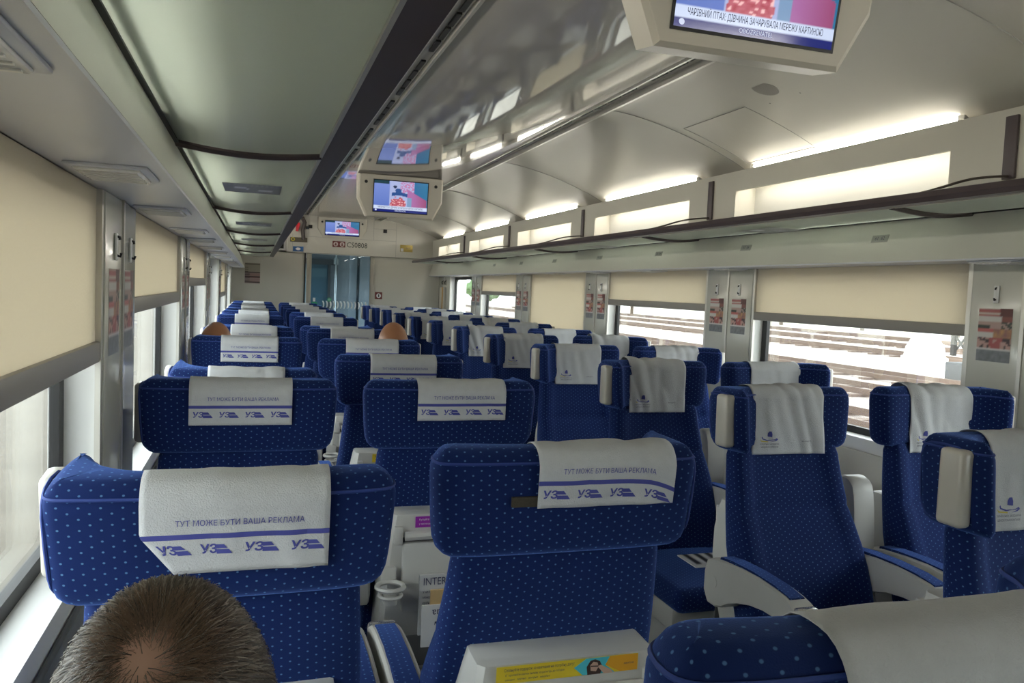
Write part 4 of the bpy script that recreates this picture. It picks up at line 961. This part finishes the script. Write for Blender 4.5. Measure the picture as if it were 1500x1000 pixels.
# hair of the nearest man: short strands combed away from a thinning crown
def hair_mat():
    M = mat('grey_brown_hair', (.05,.03,.02), .45); n, l, b = nodes(M)
    a = n.new('ShaderNodeVertexColor'); a.layer_name = 'Col'; l.new(a.outputs[0], b.inputs['Base Color']); b.inputs['Specular IOR Level'].default_value = .6; return M
rnd = random.Random(4)
CR = Vector((-.10, -.60, .79)).normalized()
Vh, Fh, Ch = [], [], []
def side_of(d, a): return d.cross(a)
def scalp(d): return H0+Vector((d.x*.079, d.y*.101, d.z*.119))
cnt = 0
while cnt < 17500:
    d = Vector((rnd.gauss(0,1), rnd.gauss(0,1), rnd.gauss(0,1))).normalized()
    if d.y > .75 and d.z < .55: continue                      # forehead
    if d.z < -.45 or (d.y > .15 and d.z < -.05): continue       # face and neck
    if abs(d.x) > .9 and -.35 < d.z < .25 and d.y > -.25: continue   # ears
    ang = math.degrees(d.angle(CR)); fuzz = cnt > 15000
    if fuzz and not 4 < ang < 27: continue
    if fuzz and rnd.random() > ang/22: continue
    if not fuzz and ang < 17 and rnd.random() > (ang/17)**2*.5+.03: continue
    cnt += 1
    away = (d-CR); away -= d*away.dot(d)
    if away.length < 1e-4: continue
    away.normalize(); side = d.cross(away); dirn = (away+side*(.35+rnd.uniform(-.35,.35))+Vector((0,.25,-.25))).normalized()
    dirn = (dirn-d*dirn.dot(d)).normalized()
    jit = max(0, 1-ang/30); away = (away+side_of(d, away)*rnd.uniform(-1.2,1.2)*jit).normalized(); Lh = rnd.uniform(.028,.052)*(1-.55*jit); lift = rnd.uniform(.0015,.006); wv = rnd.uniform(.0005,.0009)*(1-.6*jit)
    p = scalp(d); sd = d.cross(dirn).normalized(); b = len(Vh); dd = d.copy(); g = rnd.random(); 
    base = (.10,.066,.043) if g < .60 else (.035,.023,.015) if g < .82 else (.26,.22,.18)
    if fuzz: base = (.20,.12,.075); wv *= .6; Lh *= .6; dirn = (dirn+side_of(d, dirn)*rnd.uniform(-1,1)).normalized()
    if d.x < -.35 and rnd.random() < .3: base = (.22,.20,.17)  # paler strands on the left: window light put into the hair colour
    for k in range(5):
        f = k/4; w = wv*(1-.75*f)
        q = scalp(dd)+dd*(lift*math.sin(f*2.2)+.001+.004*f*rnd.random())
        Vh += [q-sd*w, q+sd*w]; Ch += [*base, 1]*2
        dd = (dd+dirn*(Lh/4/.1)).normalized(); dirn = (dirn-dd*dirn.dot(dd)).normalized()
    Fh += [(b+2*k, b+2*k+1, b+2*k+3, b+2*k+2) for k in range(4)]
hair = mesh('hair', Vh, Fh, hair_mat(), None, True); hair.parent = man
a = hair.data.color_attributes.new('Col', 'FLOAT_COLOR', 'POINT'); a.data.foreach_set('color', Ch)
# close-cropped under-layer so that the scalp does not show between strands
mb = MB(); nu, nv = 48, 30; V = []; F = []; ok = {}
for j in range(nv+1):
    th = math.pi*j/nv
    for i in range(nu):
        ph = 2*math.pi*i/nu; d = Vector((math.sin(th)*math.cos(ph), math.sin(th)*math.sin(ph), math.cos(th))); V.append(H0+Vector((d.x*.0795, d.y*.1012, d.z*.1192)))
        an = math.degrees(d.angle(CR)); ok[len(V)-1] = an > 17+6*noise.noise(d*6) and not (d.y > .72 and d.z < .55) and not d.z < -.42 and not (d.y > .15 and d.z < -.05) and not (abs(d.x) > .88 and -.35 < d.z < .25 and d.y > -.25)
for j in range(nv):
    for i in range(nu):
        q = (j*nu+i, j*nu+(i+1) % nu, (j+1)*nu+(i+1) % nu, (j+1)*nu+i)
        if all(ok[w] for w in q): F.append(q)
mb.add(V, F); o = mb.build('hair_underlayer', mat('dark_hair_root', (.035,.022,.014), .8), None, True); o.parent = man

# ================================================================== OUTSIDE
GZ = -1.25
def ground_mat():
    M = mottled('pale_ballast', (.47,.43,.37), .95, .25, 3, .8, 25); return M
struct(mesh('ground', [(-120,-60,GZ),(160,-60,GZ),(160,220,GZ),(-120,220,GZ)], [(0,1,2,3)], ground_mat()))
struct(box('ground_soil', -9.0, -1.3, -30, 130, GZ-.2, GZ+.05, mottled('bare_brown_soil', (.17,.15,.122), .95, .3, 1.5, .8, 12)))
SLEEP = mottled('grey_brown_sleeper', (.20,.15,.12), .9, .2, 6); RAIL = mat('rusty_rail', (.17,.12,.09), .5, .3); BEDM = mottled('brown_track_bed', (.34,.29,.26), .95, .3, 4)
def track(x, label, y0=-6, y1=75, gap=1.1):
    t = thing('railway_track', label, 'railway track', (x, (y0+y1)/2, GZ), 'railway tracks outside')
    b = MB(); b.prism([(x-1.7, GZ), (x-1.3, GZ+.12), (x+1.3, GZ+.12), (x+1.7, GZ)], 'y', y0, y1); b.build('track_bed', BEDM, t)
    b = MB(); n = int((y1-y0)/gap)
    for i in range(n): yy = y0+i*gap; b.box(x-1.25, x+1.25, yy, yy+.28, GZ+.10, GZ+.20)
    s = b.build('sleepers', SLEEP, t); s['kind'] = 'stuff'
    for q in (-.76, .76): MB().box(x+q-.035, x+q+.035, y0, y1, GZ+.19, GZ+.36).build('rail', RAIL, t)
for i, x in enumerate((8.5, 13.0, 17.8, 22.3, 34.0, 42.0, 51.0)): track(x, 'railway track outside the right windows, %s from the train' % ORD[i+1], -5, 90 if i < 4 else 130, 1.1 if i < 3 else 1.6)
CONC = mottled('white_concrete', (.72,.71,.68), .8, .08, 3); STEEL = mottled('weathered_steel', (.05,.045,.04), .6, .15, 4, metal=.3)
t = thing('mast_base', 'white bell-shaped concrete mast base among the tracks outside', 'mast base', (29.5, 29.6, GZ))
n = 20; prof_ = [(1.0,0),(1.0,.55),(.88,.6),(.82,1.0),(.56,1.5),(.50,2.0),(.46,9)]
V = [(29.5+r*math.cos(2*math.pi*i/n), 29.6+r*math.sin(2*math.pi*i/n), GZ+z) for r, z in prof_ for i in range(n)]
F = [(j*n+i, j*n+(i+1) % n, (j+1)*n+(i+1) % n, (j+1)*n+i) for j in range(len(prof_)-1) for i in range(n)]+[tuple((len(prof_)-1)*n+i for i in range(n))]
mb = MB(); mb.add(V, F); mb.build('shaft', CONC, t, True)
def mast(x, y, label, w=.55):
    t = thing('lattice_mast', label, 'mast', (x, y, GZ)); MB().box(x-.52, x+.52, y-.52, y+.52, GZ, GZ+.75, .04).build('footing', mottled('grey_concrete', (.085,.085,.085), .8, .1, 3), t, True)
    for a in (-1, 1):
        for b in (-1, 1): MB().box(x+a*w-.08, x+a*w+.08, y+b*w-.08, y+b*w+.08, GZ+1, GZ+12).build('post', STEEL, t)
    for k in range(7):
        z = GZ+1.1+k*1.5; q = MB()
        for b in (-1, 1): q.tube([(x-w, y+b*w, z), (x+w, y+b*w, z+.75), (x-w, y+b*w, z+1.5)], .05, 5); q.tube([(x+b*w, y-w, z), (x+b*w, y+w, z+.75), (x+b*w, y-w, z+1.5)], .05, 5)
        q.build('brace', STEEL, t)
mast(26.3, 24.3, 'grey lattice mast on a concrete footing outside the nearest right window', .34)
t = thing('catenary_pole', 'white pole outside the last right window', 'pole', (15.3, 62.0, GZ)); MB().tube([(15.3, 62, GZ), (15.3, 62, 9)], .55, 14).build('shaft', CONC, t, True)
LEAF = mottled('pale_green_leaves', (.16,.26,.12), .9, .4, 3)
rt = random.Random(9)
for i in range(14):
    x, y, r = (2+i*11 if i < 6 else 66+rt.uniform(-2,8)), (120+rt.uniform(-4,4) if i < 6 else 20+(i-6)*11.5), rt.uniform(2.6,3.6)
    t = thing('tree', 'hazy green tree beyond the tracks, %s along the far edge' % (ORD+['thirteenth','fourteenth'])[i+1], 'tree', (x, y, GZ), 'trees beyond the tracks')
    MB().tube([(x, y, GZ), (x, y, GZ+2.5)], .25, 7).build('trunk', SLEEP, t)
    bm = bmesh.new(); bmesh.ops.create_icosphere(bm, subdivisions=4, radius=1)
    for v in bm.verts:
        k = 1+.35*noise.noise(v.co*2.2+Vector((i*3, 0, 0)))+.18*noise.noise(v.co*6); v.co = Vector((x+v.co.x*r*k*1.2, y+v.co.y*r*k, GZ+1.6+r*.75+v.co.z*r*.8*k))
    me = bpy.data.meshes.new('crown'); bm.to_mesh(me); bm.free(); link('crown', me, LEAF, t)
